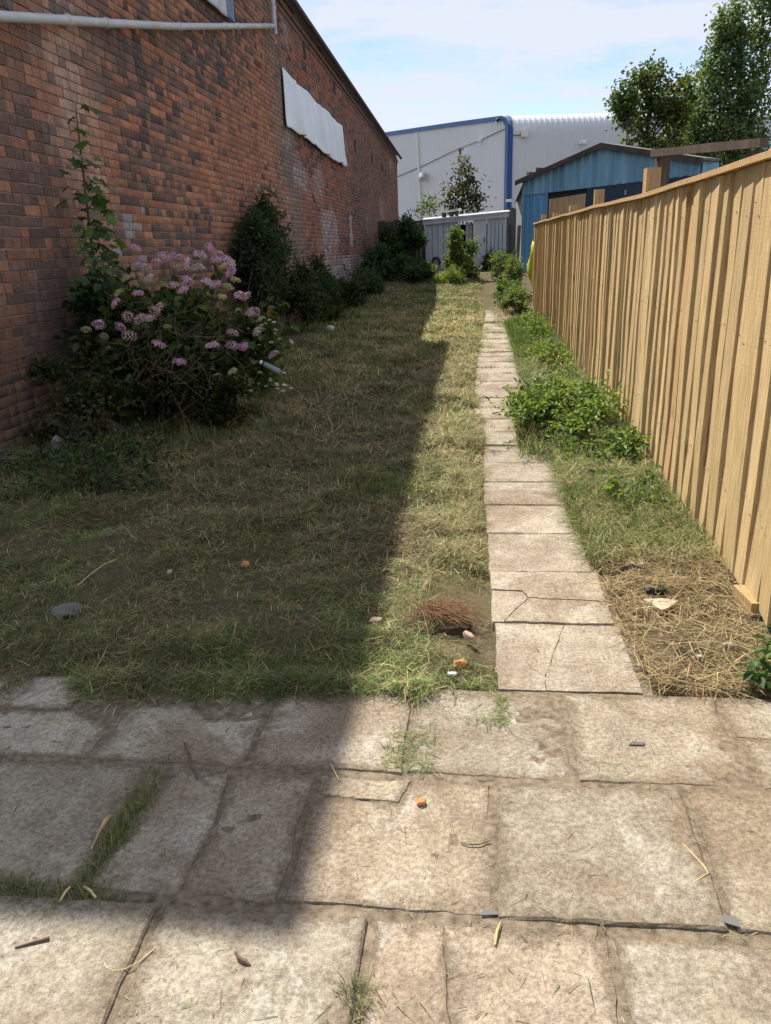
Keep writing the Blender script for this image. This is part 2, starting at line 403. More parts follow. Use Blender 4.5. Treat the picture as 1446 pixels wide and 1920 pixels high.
rows(1.648, 2.045, [-2.45, -2.0, -1.54, -1.075, -.625, -.183, .272, .728, 1.19, 1.65, 2.1], {
    2: [([(0, 0), (1, 0), (.97, .38), (.62, .55), (0, .50)], -.004, (.40, .355, .285)), ([(0, .53), (.6, .58), (.55, 1), (0, 1)], .006, (.42, .38, .31)), ([(.66, .57), (.97, .41), (.95, .85), (.6, .98)], -.014, (.19, .155, .115))],
    3: [([(0, 0), (1, 0), (1, .55), (.60, .50), (.42, .72), (0, .60)], 0, (.42, .375, .30)), ([(0, .63), (.41, .75), (.59, .53), (1, .58), (1, 1), (.02, .97)], -.008, (.39, .335, .265))],
    4: [([(0, 0), (1, 0), (1, .86), (.70, .97), (.0, .99)], .001, (.38, .325, .255)), ([(.74, .985), (1, .89), (1, 1), (.76, 1.03)], .010, (.44, .39, .31))],
    7: [([(0, 0), (1, 0), (1, .42), (0, .52)], 0, None), ([(0, .54), (1, .44), (1, 1), (0, 1)], .003, None)]})
rows(1.207, 1.622, [-2.26, -1.80, -1.335, -.876, -.414, .05, .531, .99, 1.45, 1.9], {
    3: [([(.0, 0), (.50, 0), (.52, .42), (.46, .97), (.16, 1), (.06, .55)], .002, (.41, .365, .295)), ([(.525, 0), (1, 0), (1, 1), (.48, .97), (.54, .42)], -.003, (.39, .335, .265))],
    4: [([(0, 0), (1, 0), (1, .98), (.56, 1), (.50, .76), (0, .80)], 0, (.40, .335, .255)), ([(0, .825), (.485, .785), (.54, 1), (0, 1)], -.004, (.42, .365, .28))]})
rows(.765, 1.176, [-2.05, -1.59, -1.13, -.669, -.210, .277, .74, 1.2, 1.66], {
    4: [([(0, 0), (.42, 0), (.34, .55), (.30, 1), (0, 1)], -.0005, (.375, .305, .235)), ([(.42, 0), (1, 0), (1, 1), (.30, 1), (.34, .55)], .0005, (.40, .335, .26))]})
rows(.325, .74, [-1.9, -1.43, -.97, -.5, -.04, .42, .88, 1.34])

path_bed = MB(); ys = np.linspace(2.063, 16.6, 60)
vb = []; fb = []
for i, y in enumerate(ys):
    vb += [(float(path_l(y)) + .06, y, float(ramp_z(y)) - .007), (float(path_l(y)) + .50, y, float(ramp_z(y)) - .007)]
    if i: fb.append((2 * i - 2, 2 * i - 1, 2 * i + 1, 2 * i))
path = path_bed.add(vb, fb).build('path', bpy.data.materials['joint_dirt']); tag(path, 'earth bed under the slab garden path', kind='structure')
PL = [(2.064, .076, .522), (2.510, .068, .511), (2.972, .064, .499), (3.425, .060, .478), (3.850, .052, .482), (4.265, .056, .475), (4.682, .062, .48), (5.116, .074, .49),
      (5.54, .012, .46), (5.97, .0, .45), (6.40, -.006, .44), (6.84, -.003, .44), (7.29, .0, .44), (7.73, .004, .45), (8.17, .01, .45), (8.62, .018, .46), (9.06, .025, .47), (9.5, .032, .48), (9.94, .04, .485), (10.4, .055, .50),
      (10.85, .062, .51), (11.3, .075, .52), (11.75, .085, .53), (12.2, .1, .54), (12.65, .12, .55), (13.1, .14, .565), (14.0, .16, .60), (14.45, .18, .63), (14.9, .2, .66), (15.4, .22, .7), (15.9, .24, .72)]
PATHC = [(.38, .335, .27), (.365, .32, .262), (.40, .35, .285), (.355, .31, .25)]
for i in range(len(PL) - 1):
    y0, xl, xr = PL[i]; y1 = PL[i + 1][0]
    if 13.0 < y0 < 13.5: y1 = y0 + .55
    r = (xl, xr, y0 + .005, y1 - .006); tl = (random.gauss(0, .008), random.gauss(0, .008)); z = float(ramp_z((y0 + y1) / 2)) + random.uniform(-.002, .006)
    if i == 1:
        for pc, dz in (([(0, .62), (.28, .60), (.33, .46), (1, .40), (1, 1), (0, 1)], .001), ([(.10, 0), (1, 0), (1, .39), (.33, .45), (.26, .30)], .0), ([(0, 0), (.09, 0), (.25, .31), (.32, .45), (.28, .59), (0, .61)], -.003)):
            slab(uv(r, pc), path, (.385, .335, .268), z + dz, (0, 0), .0009)
    elif i == 0:
        slab(uv(r, [(0, 0), (.345, 0), (.355, .2), (.565, 1), (0, 1)]), path, (.39, .342, .275), z, (0, 0), .0005); slab(uv(r, [(.348, 0), (1, 0), (1, 1), (.568, 1), (.358, .2)]), path, (.39, .342, .275), z, (0, 0), .0005)
    else: slab(rect(*r), path, random.choice(PATHC), z, tl)

# ------------------------------------------------------------------ brickwork
BRICK_F = [(8, 9, 10, 11), (4, 5, 9, 8), (5, 6, 10, 9), (6, 7, 11, 10), (7, 4, 8, 11), (0, 1, 5, 4), (1, 2, 6, 5), (2, 3, 7, 6), (3, 0, 4, 7)]
BRICK_F = np.array(BRICK_F)
def brick_unit(l, h, proud=.012, ch=.004):
    """front face towards +X, centred on y,z"""
    a, b = l / 2, h / 2
    c4 = np.array([(-a, -b), (a, -b), (a, b), (-a, b)]); c5 = c4 * [1 - ch / a, 1 - ch / b]
    return np.r_[np.c_[np.full(4, -.02), c4], np.c_[np.full(4, proud - .003), c4], np.c_[np.full(4, proud), c5]]
def project(P):
    q_ = (np.asarray(P) - [0, 0, EYE]) @ CB
    return np.c_[IW / 2 + FPX * q_[:, 0] / q_[:, 2], IH / 2 + FPX * q_[:, 1] / q_[:, 2], q_[:, 2]]
def lay_bricks(y0, y1, ztop, seed):
    L = []; zc = -.1; course = 0; rs = random.Random(seed)
    while zc < 7.4:
        head = course % 4 == 3
        y = y0 + (0 if head else (0.115 if course % 2 else 0)) + rs.uniform(-.012, .012)
        while y < y1 - .05:
            l = .115 if (head or rs.random() < .22) else .230
            if y + l > y1: l = y1 - y
            if l > .05 and zc + .080 < ztop(y + l / 2): L.append((y + l / 2, zc + .040 + .004 * sin(y * .7 + course * .1) + rs.uniform(-.0015, .0015), l - rs.uniform(.007, .011), .080 - rs.uniform(.007, .011)))
            y += l
        zc += .080; course += 1
    return np.array(L)
def jitter_pal(n, pal, w):
    idx = rng.choice(len(pal), n, p=np.array(w) / sum(w)); return np.array(pal)[idx] * (1 + rng.normal(0, .10, (n, 1))) * (1 + rng.normal(0, .025, (n, 3)))
def near_colors(B):
    y, z = B[:, 0], B[:, 1]; n = len(B)
    c = jitter_pal(n, [(.375, .172, .102), (.425, .208, .125), (.32, .145, .092), (.275, .15, .108)], [5, 3, 3, 2])
    dk = jitter_pal(n, [(.078, .068, .068), (.11, .088, .082), (.18, .12, .10)], [5, 4, 4])
    zone = fbm(y * .55 + 3, z * .9, 21, 2); strip = fbm(y * 1.1, z * 3, 24, 2)
    pdk = .09 + .60 * sstep(.36, .62, zone) * (.35 + 1.1 * strip); pdk *= (1 - .75 * sstep(12, 13.4, y)); pdk += .10 * sstep(1.7, .9, z)
    isd = rng.random(n) < pdk; c[isd] = dk[isd]
    c = mixc(c, (.30, .165, .11), np.full(n, .12))
    # pale bloomed column near y=7 with pinkish bricks
    bl = np.exp(-((y - 6.95 - .06 * (z - 2)) / .42) ** 2) * sstep(.8, 1.4, z) * (.35 + .65 * vnoise(y * 4, z * 4, 5))
    c = mixc(c, (.52, .37, .30), np.clip(bl * (.25 + rng.random(n)) * 1.15, 0, .85))
    c = mixc(c, (.225, .14, .11), .4 * sstep(7.0, 6.2, y) * (.5 + .5 * vnoise(y * 2.5, z * 2.5, 12)))
    wh = (rng.random(n) < .16) & (np.abs(y - 7.75) < .45) & (np.abs(z - 1.5) < .35); c[wh] = np.array([.33, .31, .31]) * (1 + rng.normal(0, .08, (wh.sum(), 1)))
    # brown-green damp low down
    c = mixc(c, (.145, .105, .08), np.clip(sstep(1.75, .3, z) * (.45 + .5 * vnoise(y * 2, z * 3, 8)), 0, .85) * .9)
    c = mixc(c, (.205, .19, .165), np.clip(sstep(13.6, 14.6, y), 0, 1) * .75 * (.4 + .6 * vnoise(y * 3, z * 1.2, 31)))
    return np.clip(c, .02, .8)
def far_colors(B):
    y, z = B[:, 0], B[:, 1]; n = len(B)
    c = jitter_pal(n, [(.36, .145, .092), (.30, .13, .09), (.25, .125, .098), (.19, .12, .105)], [5, 4, 3, 2])
    dk = jitter_pal(n, [(.085, .07, .068), (.12, .088, .078)], [1, 1]); isd = rng.random(n) < .12 + .3 * sstep(.45, .65, fbm(y * .4, z * .8, 41, 2)); c[isd] = dk[isd]
    bandn = vnoise(y * 3, z * .9, 33)
    c = mixc(c, (.19, .18, .16), np.clip(sstep(16.8, 15.2, y - .25 * (2 - z)), 0, 1) * (.45 + .5 * bandn) * sstep(5.3, 4.0, z))
    w1 = sstep(.58, .74, fbm(y * .8 + .5, z * 1.1, 52, 3) + .42 * np.exp(-((y - 19.0) / .9) ** 2) * sstep(2.5, 1.6, z) + .40 * np.exp(-((z - .85) / .28) ** 2) * (.35 + .65 * sstep(17, 19, y)) - .05)
    c = mixc(c, (.46, .42, .43), np.clip(w1 * (.15 + .7 * rng.random(n)), 0, .8))
    c = mixc(c, (.13, .105, .085), .55 * sstep(22, 25, y) * (.4 + .6 * vnoise(y * 2.2, z * .7, 61)))
    return np.clip(c, .02, .8)
def brick_mass(B, C, X, name, parent):
    n = len(B); V = np.empty((n, 12, 3)); pr = .0065 + rng.normal(0, .0018, n)
    for vi, (sx, sy, sz) in enumerate(np.sign(brick_unit(1, 1, 1, .1))):
        V[:, vi, 1] = B[:, 0] + sy * (B[:, 2] / 2 - (.004 if vi >= 8 else 0)); V[:, vi, 2] = B[:, 1] + sz * (B[:, 3] / 2 - (.004 if vi >= 8 else 0))
        V[:, vi, 0] = X + (-.02 if vi < 4 else (pr - .003 if vi < 8 else pr))
    V[:, 4:, 1:] += rng.normal(0, .0012, (n, 8, 2))
    F = (BRICK_F[None] + (np.arange(n) * 12)[:, None, None]).reshape(-1, 4)
    me = np_mesh(name, V.reshape(-1, 3), [F], np.repeat(C, 12, 0)); o = obj('brick', me, M_BRICK, parent); o['kind'] = 'stuff'; return o

WX = -3.5; YJ = 14.75
near_b = thing('brick_building', 'tall shaded red and black brick wall on the left with sloping pipe', 'building', (WX - 3, 7.5, 0))
def world_child(o): o.matrix_parent_inverse = o.parent.matrix_world.inverted() if False else Matrix.Translation(-Vector(o.parent.location)); return o
def wc(o): return world_child(o)
TOPN = lambda y: 7.05 if y > 5.3 else 4.75
core = MB(); core.box((WX - 3.005, (5.3 + YJ) / 2, 3.4), (6, YJ - 5.3, 7.3)); core.box((WX - 3.005, (4.3 + 5.3) / 2, 2.25), (5.99, 1.0, 5.0))
wc(core.build('wall', M_MORTAR, near_b))
rf = MB().prism([(WX + .02, 5.28, 7.05), (WX + .02, YJ + .02, 7.05), (WX - 6, YJ + .02, 7.06), (WX - 6, 5.28, 7.06)], (0, 0, .08)); wc(rf.build('roof', M_ROOF, near_b))
B = lay_bricks(4.3, YJ, TOPN, 3); CN = near_colors(B)
P = project(np.c_[np.full(len(B), WX), B[:, 0], B[:, 1]])
vis = (P[:, 0] > -5) & (P[:, 1] > -5) & (P[:, 0] < IW) & (B[:, 0] > 4) & (B[:, 1] > .55)
order = np.where(vis)[0]; order = order[np.argsort(B[order, 0] - .3 * np.minimum(B[order, 1], 2) - (B[order, 2] > .15) * .9)][:300]
shared = {}
for i in order:
    y, z, l, h = B[i]; key = (round(l, 2) > .15, random.randrange(3))
    if key not in shared:
        u = brick_unit(1, 1, .012 + random.gauss(0, .002)); bl_, bh_ = (.221, .071) if key[0] else (.106, .071)
        u = brick_unit(bl_, bh_, .0065 + random.gauss(0, .0018)); u[4:, 1:] += rng.normal(0, .0016, (8, 2))
        me = bpy.data.meshes.new('brick'); me.from_pydata([tuple(p) for p in u], [], [tuple(f) for f in BRICK_F]); me.materials.append(M_BRICK_O); shared[key] = (me, bl_, bh_)
    me, bl_, bh_ = shared[key]
    o = obj('brick', me, None, near_b, (WX, y, z)); o.scale = (1, l / bl_, h / bh_); wc(o); o.color = (*CN[i], 1)
rest = np.ones(len(B), bool); rest[order] = False
wc(brick_mass(B[rest], CN[rest], WX, 'brick_mass', near_b))
# sloping drain run and downpipe
pp = [(WX + .10, y, z) for y, z in ((4.35, 2.62), (5.89, 2.99), (6.76, 3.18), (7.79, 3.40), (9.6, 3.80), (11.5, 4.25), (14.33, 4.92))]
pipe = wc(MB().tube(pp, .037, 12).build('drain_pipe', M_PIPE, near_b, True))
for y, z in ((6.9, 3.21), (7.65, 3.37), (9.6, 3.80), (11.45, 4.24), (12.05, 4.38), (13.7, 4.77)):
    t = Vector((0, 1, .235)).normalized(); c0 = Vector((WX + .10, y, z))
    wc(MB().tube([c0 - t * .028, c0 - t * .024, c0 + t * .024, c0 + t * .028], [.037, .046, .046, .037], 12).build('pipe_collar', M_PIPE, near_b, True))
    wc(MB().box((WX + .04, y, z), (.10, .02, .03)).build('pipe_bracket', M_IRON, near_b))
wc(MB().tube([(WX + .10, 14.33, 4.80), (WX + .10, 14.36, 7.0)], .037, 12).build('downpipe', M_PIPE, near_b, True))
wc(MB().tube([(WX + .10, 14.345, 5.16), (WX + .10, 14.346, 5.24)], .046, 12).build('pipe_collar', M_PIPE, near_b, True))
# broken brick hole at the left
# far building
far_b = thing('brick_workshop', 'long red brick workshop with slate eave and white sheet hung on it', 'building', (WX - 3, 25, 0))
EAVE = lambda y: 5.70 - .029 * (y - 15)
YE = 36.2
core = MB(); core.prism([(WX - .005, YJ + .01, -.3), (WX - .005, YE, -.3), (WX - .005, YE, EAVE(YE)), (WX - .005, YJ + .01, EAVE(YJ))], (-6, 0, 0)); wc(core.build('wall', M_MORTAR, far_b))
B2 = lay_bricks(YJ + .01, YE, EAVE, 11)
hole = (np.abs(B2[:, 0] - 22.25) < .26) & (B2[:, 1] > 1.42) & (B2[:, 1] < 2.22)
B2 = B2[~hole]
wc(brick_mass(B2, far_colors(B2), WX, 'brick_mass_far', far_b))
rs_ = []
rp = MB().prism([(WX + .16, YJ - .1, EAVE(YJ) + .0), (WX + .16, YE + .25, EAVE(YE) - .0), (WX - 3.2, YE + .25, EAVE(YE) + 1.5), (WX - 3.2, YJ - .1, EAVE(YJ) + 1.5)], (0, 0, .05)); roof = wc(rp.build('roof', M_ROOF, far_b))
# slates along the eave: each its own piece
sm = MB().box((0, 0, 0), (.30, .27, .012)).mesh('slate'); sm.materials.append(M_ROOF)
yy = YJ - .05
while yy < YE + .1:
    s_ = obj('slate', sm, None, roof); s_.location = (WX + .10, yy + .14, EAVE(yy) + .08 + random.uniform(-.006, .008)); s_.rotation_euler = (random.gauss(0, .03), .42 + random.gauss(0, .03), 0)
    s_.matrix_parent_inverse = Matrix.Translation(-Vector(far_b.location)); yy += .29
gt = [(WX + .17, y, EAVE(y) - .045) for y in np.linspace(YJ - .05, YE + .1, 14)]
wc(MB().tube(gt, .05, 8).build('gutter', M_RUST, far_b, True))
for k_ in range(2):
    wc(MB().prism([(WX + .02 + .03 * k_, YJ + .02, EAVE(YJ) - .33 + .10 * k_), (WX + .02 + .03 * k_, YE - .02, EAVE(YE) - .33 + .10 * k_), (WX + .02 + .03 * k_, YE - .02, EAVE(YE) - .24 + .10 * k_), (WX + .02 + .03 * k_, YJ + .02, EAVE(YJ) - .24 + .10 * k_)], (-.04, 0, 0)).build('brick_cornice', m_plain('cornice_brick', (.15, .085, .065), .9, .3, 8, .4), far_b))
for (y, z, h) in ((17.15, 5.02, .28), (20.55, 4.95, .27), (23.65, 3.98, .30), (27.4, 4.05, .3), (30.2, 4.0, .3)):
    v_ = wc(MB().box((WX + .006, y, z + h / 2), (.03, .20, h)).build('vent', M_DARK, far_b))
    fr = MB()
    for s_ in (-1, 1): fr.box((WX + .012, y + s_ * .115, z + h / 2), (.05, .03, h + .04))
    fr.box((WX + .012, y, z - .02), (.06, .27, .03)); f_ = fr.build('vent_frame', M_FARFENCE, v_); f_.matrix_parent_inverse = Matrix.Translation(-Vector(far_b.location))
# arched window
def arch(y, z0, z1, w, n=9): return [(y - w, z0), (y + w, z0)] + [(y + w * cos(a), z1 - w + w * sin(a)) for a in np.linspace(0, pi, n)]
wp = [(WX - .02, a, b) for a, b in arch(22.25, 1.45, 2.24, .24)]
win = wc(MB().prism(wp, (-.02, 0, 0)).build('window', M_GLASS, far_b))
fr = MB(); ap = arch(22.25, 1.45, 2.24, .24, 13)
for a, b in zip(ap, ap[1:] + ap[:1]): fr.tube([(WX + .0, a[0], a[1]), (WX + .0, b[0], b[1])], .022, 6)
for zz in (1.72, 2.0): fr.tube([(WX, 22.02, zz), (WX, 22.48, zz)], .015, 6)
fr.tube([(WX, 22.25, 1.46), (WX, 22.25, 2.22)], .016, 6)
f_ = fr.build('frame', m_plain('pale_frame', (.33, .36, .38), .7, .15, 8), win); f_.matrix_parent_inverse = Matrix.Translation(-Vector(far_b.location))
# hung white sheet
def cloth(name, ys_, ztop, zbot, mat, amp, label, cat, X0, ny_=70, nz_=26, seed=1, folds=()):
    V = []; 
    for j in range(nz_):
        t = j / (nz_ - 1)
        for i in range(ny_):
            s = i / (ny_ - 1); y = ys_(s, t); z = ztop(s) * (1 - t) + zbot(s) * t
            x = X0 + amp * (.5 + float(fbm(s * 7 + t * 1.2, t * 1.3, seed, 2))) * (.3 + .9 * t)
            for (fs, fw, fa) in folds: x += fa * math.exp(-((s - fs - .05 * t) / fw) ** 2) * (.3 + .7 * t)
            V.append((x, y, z))
    ii_ = (np.arange(nz_ - 1)[:, None] * ny_ + np.arange(ny_ - 1)[None]).ravel()
    me = np_mesh(name, V, [np.c_[ii_, ii_ + ny_, ii_ + ny_ + 1, ii_ + 1]], smooth=True)
    o = obj(name, me, mat); sol = o.modifiers.new('thick', 'SOLIDIFY'); sol.thickness = .004
    return tag(o, label, cat)
cloth('hung_sheet', lambda s, t: 14.95 + (21.35 - 14.95) * s - .12 * t * (1 - s), lambda s: 4.44 - .10 * s - .045 * sin(pi * s * 3) ** 2, lambda s: 3.46 + .03 * sin(s * 7) + .012 * sin(s * 31) - .10 * s, M_TARP, .045,
      'white plastic sheet hung high on the brick workshop wall', 'sheet', WX + .03, folds=((.14, .02, .10), (.19, .015, -.03), (.33, .02, .05), (.52, .02, .11), (.56, .015, -.03), (.7, .02, .05), (.81, .02, .09), (.93, .02, .05)))
# ragged banner above the pipe
nb = 24; V = []; F = []
for j in range(nb):
    t = j / (nb - 1)
    for i in range(nb):
        s = i / (nb - 1); y0_ = 11.75 - 1.9 * (1 - t); y = y0_ + (12.02 - y0_) * s; z = 4.36 + (5.35 - 4.36) * t + .05 * (1 - t) * s
        V.append((WX + .06 + .05 * sin(s * 11 + t * 2) * t + .04 * float(fbm(s * 4, t * 4, 77)), y, z))
ii_ = (np.arange(nb - 1)[:, None] * nb + np.arange(nb - 1)[None]).ravel()
k = NT('banner_print'); sx_ = k.n('ShaderNodeSeparateXYZ'); k.l(k.n('ShaderNodeNewGeometry').outputs['Position'], sx_.inputs[0])
edge = k.math('ADD', sx_.outputs[1], k.math('MULTIPLY', k.noise(k.pos(), 6, 3), .25))
M_BANNER = k.fin(k.mix(k.ramp(k.math('SUBTRACT', edge, 11.30), .47, .52), k.ramp(k.noise(k.pos(), 5, 4), .35, .7, (.36, .37, .42), (.60, .60, .64)), (.05, .10, .16)), .45, .4)
ban = thing('torn_banner', 'crumpled silver and navy banner corner on brick wall above the pipe', 'banner', (WX, 11.8, 4.36))
o = obj('cloth', np_mesh('banner', V, [np.c_[ii_, ii_ + 1, ii_ + nb + 1, ii_ + nb]], smooth=True), M_BANNER, ban); wc(o); o.modifiers.new('thick', 'SOLIDIFY').thickness = .003
tcv = bpy.data.curves.new('lettering', 'FONT'); tcv.body = 'LDS'; tcv.size = .34; tcv.extrude = .002; tcv.align_x = 'RIGHT'
to = bpy.data.objects.new('tmp', tcv); tm = bpy.data.meshes.new_from_object(to); bpy.data.objects.remove(to)
lt = obj('lettering', tm, M_WHITE, ban); lt.matrix_parent_inverse = Matrix.Translation(-Vector(ban.location)); lt.matrix_basis = Matrix.Translation((WX + .165, 12.0, 4.69)) @ Matrix(((0, 0, 1, 0), (1, 0, 0, 0), (0, 1, 0, 0), (0, 0, 0, 1)))

# ------------------------------------------------------------------ closeboard fence
fence = thing('closeboard_fence', 'new pale timber closeboard fence along the right side of the path', 'fence', (1.1, 8, 0))
FEND = 16.55
def cap_z(y): return float(np.interp(y, [1, 3, 4.7, 8, 16.5], [1.585, 1.575, 1.565, 1.604, 1.674])) + .003 * sin(y * 1.9) + .002 * sin(y * 4.3 + 1)
protos = []
for v_ in range(5):
    w = .160; th, tn = random.uniform(.021, .027), random.uniform(.005, .008); bow = random.gauss(0, .006)
    V = []
    for iz, z in enumerate(np.linspace(0, 1, 5)):
        tw = random.gauss(0, .0018) + bow * sin(pi * z)
        # near (y-) edge thick, far edge thin; front is -x
        V += [(-th + tw, -w / 2 + random.gauss(0, .0015), z), (-tn + tw, w / 2 + random.gauss(0, .0015), z), (0 + tw, w / 2, z), (0 + tw, -w / 2, z)]
    F = [(3, 2, 1, 0), (16, 17, 18, 19)]
    for iz in range(4):
        for k_ in range(4): a = iz * 4 + k_; b = iz * 4 + (k_ + 1) % 4; F.append((a, b, b + 4, a + 4))
    me = bpy.data.meshes.new('board'); me.from_pydata(V, [], F); me.materials.append(M_FENCE); me.update(); protos.append(me)
y = 1.05; nb_ = 0
while y < FEND:
    o = obj('board', random.choice(protos), None, fence)
    zb = .045 + random.uniform(-.012, .012) + float(ramp_z(y)); H_ = cap_z(y) - .004 - zb
    tilt = random.gauss(0, .010); yaw = random.gauss(.02, .03); off = -.002 + random.gauss(0, .002)
    if nb_ in (13, 27): tilt, yaw = .022 * (-1) ** nb_, .09
    o.rotation_euler = (tilt, random.gauss(0, .004), yaw - .0115); o.location = (float(fence_x(y)) + off, y, zb); o.scale = (random.uniform(.8, 1.15), random.uniform(.90, 1.05), H_); wc(o)
    t = [(.53, .395, .215), (.57, .43, .24), (.48, .36, .195), (.55, .41, .225), (.51, .335, .175)][random.choices(range(5), [5, 4, 4, 4, 1])[0]]; j = random.uniform(.9, 1.1)
    o.color = (t[0] * j, t[1] * j, t[2] * j, 1)
    y += .140 + random.uniform(-.008, .016); nb_ += 1
nl = MB()
for o_ in [c_ for c_ in fence.children if c_.name.startswith('board')]:
    for z_ in (.36, .96, 1.44):
        for dy_ in (-.045, .03): nl.box((o_.location.x - .0225 + (dy_ + .06) * .10, o_.location.y + dy_ + random.gauss(0, .006), z_ + random.gauss(0, .022)), (.0045, .0045, .0045), 0, .78)
o = wc(nl.build('nails', m_plain('nail_heads', (.24, .22, .20), .5, .2), fence)); o['kind'] = 'stuff'
capm = MB(); caps = np.linspace(1.0, FEND + .05, 60); segs = []
V = []; F = []
for i, y in enumerate(caps):
    x = float(fence_x(y)); z = cap_z(y)
    V += [(x - .048, y, z), (x + .022, y, z), (x + .022, y, z + .024), (x - .048, y, z + .024)]
    if i:
        b = 4 * i
        for k_ in range(4): F.append((b - 4 + k_, b - 4 + (k_ + 1) % 4, b + (k_ + 1) % 4, b + k_))
F += [(3, 2, 1, 0), tuple(range(len(V) - 4, len(V)))]
o = wc(capm.add(V, F).build('capping_rail', M_FENCE, fence)); o.color = (.50, .345, .185, 1)
for z in (.35, .95, 1.45):
    m_ = MB(); m_.tube([(float(fence_x(y)) + .05, y, z) for y in (1.0, FEND)], .038, 4); o = wc(m_.build('back_rail', M_FENCE, fence)); o.color = (.40, .28, .13, 1)
for y, zt in ((1.2, 1.7), (3.1, 1.62), (5.85, 1.785), (8.45, 1.81), (10.85, 1.77), (13.4, 1.77), (16.1, 1.84)):
    x = float(fence_x(y)) + (.135 if y != 3.1 else .06); o = wc(MB().box((x, y, zt / 2 - .15), (.095, .10, zt + .3), random.gauss(0, .03)).build('post', M_FENCE, fence)); o.color = (.50, .335, .17, 1)
o = wc(MB().box((float(fence_x(2.62)) - .012, 2.66, .0), (.07, .16, .13), .1).build('post_foot', M_FENCE, fence)); o.color = (.40, .28, .15, 1)

# old pergola frame behind fence
perg = thing('pergola_frame', 'old dark timber posts carrying a rough beam above the new fence', 'frame', (1.45, 5.8, 0))
A, Bv = Vector((1.345, 6.45, 1.935)), Vector((1.70, 5.20, 1.845))
m_ = MB(); d_ = (Bv - A); ang = math.atan2(d_.y, d_.x)
for (P0, nm) in ((A, 'post'), (Bv, 'post')):
    pz = P0.z - .035
    wc(MB().box((P0.x + .06 - (.05 if P0 is Bv else 0), P0.y + (.1 if P0 is Bv else 0), pz / 2 - .15), (.085, .085, pz + .3), .2).build(nm, M_OLDWOOD, perg))
V = []
n_ = 9
for i in range(n_):
    p = A + d_ * (i / (n_ - 1) * 1.03 - .01); h = .026 + random.gauss(0, .002); w = .03; pn = Vector((-d_.y, d_.x, 0)).normalized()
    V += [p - pn * w + Vector((0, 0, -h)), p + pn * w + Vector((0, 0, -h)), p + pn * w + Vector((0, 0, h)), p - pn * w + Vector((0, 0, h))]
F = [(3, 2, 1, 0), tuple(range(4 * n_ - 4, 4 * n_))] + [(4 * i + k_, 4 * i + (k_ + 1) % 4, 4 * i + 4 + (k_ + 1) % 4, 4 * i + 4 + k_) for i in range(n_ - 1) for k_ in range(4)]
wc(MB().add(V, F).build('beam', M_OLDWOOD, perg))
tag(MB().tube([Vector((1.69, 5.22, 1.845)) + Vector((.35 * t, -.35 * t, -.05 * t - .12 * t * (1 - t))) for t in np.linspace(0, 3, 9)], .004, 5).add([], []).build('washing_line', M_LINE), 'green plastic line tied to the end of the old beam', 'line')

# ------------------------------------------------------------------ garden shed and back fences
shed = thing('garden_shed', 'low grey metal garden shed with half open sliding door', 'shed', (-.35, 25.6, .55))
SY = 25.5; sz0, szl, szr = .52, 2.09, 2.23
x0, x1 = -1.63, .94
def stop(x): return szl + (szr - szl) * (x - x0) / (x1 - x0)
def sface(x): return SY - .12 * (x - x0) / (x1 - x0)
edges = [x0] + list(np.linspace(-1.40, -.50, 6))
for a, b in list(zip(edges[:-1], edges[1:])) + list(zip(np.linspace(.34, .94, 6)[:-1], np.linspace(.34, .94, 6)[1:])):
    m_ = MB(); zt = (stop(a) + stop(b)) / 2 - .12; w = b - a - .012
    poly = [(a + .001, sface(a) + .012, sz0), (a + .014, sface(a) - .02, sz0), (b - .018, sface(b) - .02, sz0), (b - .001, sface(b) + .012, sz0)]
    wc(m_.prism(poly, (0, 0, zt - sz0)).build('wall_panel', M_SHED, shed))
wc(MB().box((x0 + .03, SY + .6, (sz0 + szl) / 2 - .08), (.05, 1.2, szl - sz0 - .06)).build('side_wall', M_SHED, shed))
wc(MB().box((x1 - .03, SY + .5, (sz0 + szr) / 2 - .08), (.05, 1.2, szr - sz0 - .06)).build('side_wall', M_SHED, shed))
wc(MB().box(((x0 + x1) / 2, SY + 1.2, (sz0 + szl) / 2 - .08), (x1 - x0, .05, szl - sz0 - .1)).build('back_wall', M_DARK, shed))
wc(MB().prism([(-.10, sface(0) - .045, sz0), (.32, sface(.3) - .045, sz0), (.32, sface(.3) - .045, stop(.3) - .13), (-.10, sface(0) - .045, stop(0) - .13)], (0, .02, 0)).build('sliding_door', M_SHEDDOOR, shed))
wc(MB().box((.26, sface(.2) - .06, 1.45), (.03, .03, .14)).build('door_handle', M_IRON, shed))
for a, b in zip(np.linspace(-.34, -.12, 3)[:-1], np.linspace(-.34, -.12, 3)[1:]):
    wc(MB().box(((a + b) / 2, SY + .08, (sz0 + 2.0) / 2), (b - a - .015, .03, 2.0 - sz0)).build('inner_panel', M_SHED, shed))
wc(MB().prism([(x0 - .06, SY - .10, szl - .13), (x1 + .06, SY - .24, szr - .13), (x1 + .06, SY - .24, szr), (x0 - .06, SY - .10, szl)], (0, .05, 0)).build('fascia', M_SHED, shed))
wc(MB().prism([(x0 - .08, SY - .14, szl + .004), (x1 + .10, SY - .28, szr + .004), (x1 + .10, SY + 1.3, szr + .10), (x0 - .08, SY + 1.3, szl + .10)], (0, 0, .03)).build('roof', M_SHED, shed))
for x, w, h, mt, nm in ((-1.02, .12, .14, M_IRON, 'roof_brick'), (-.78, .12, .13, M_IRON, 'roof_brick'), (-.62, .08, .15, M_IRON, 'roof_brick')):
    tag(MB().box((x, SY + .1, stop(x) + .05 + h / 2), (w, .2, h), .2).build(nm, mt), f'dark block {"leftmost" if x < -1 else ("middle" if x < -.7 else "rightmost")} of three on the grey shed roof', 'block', 'dark blocks on the shed roof')
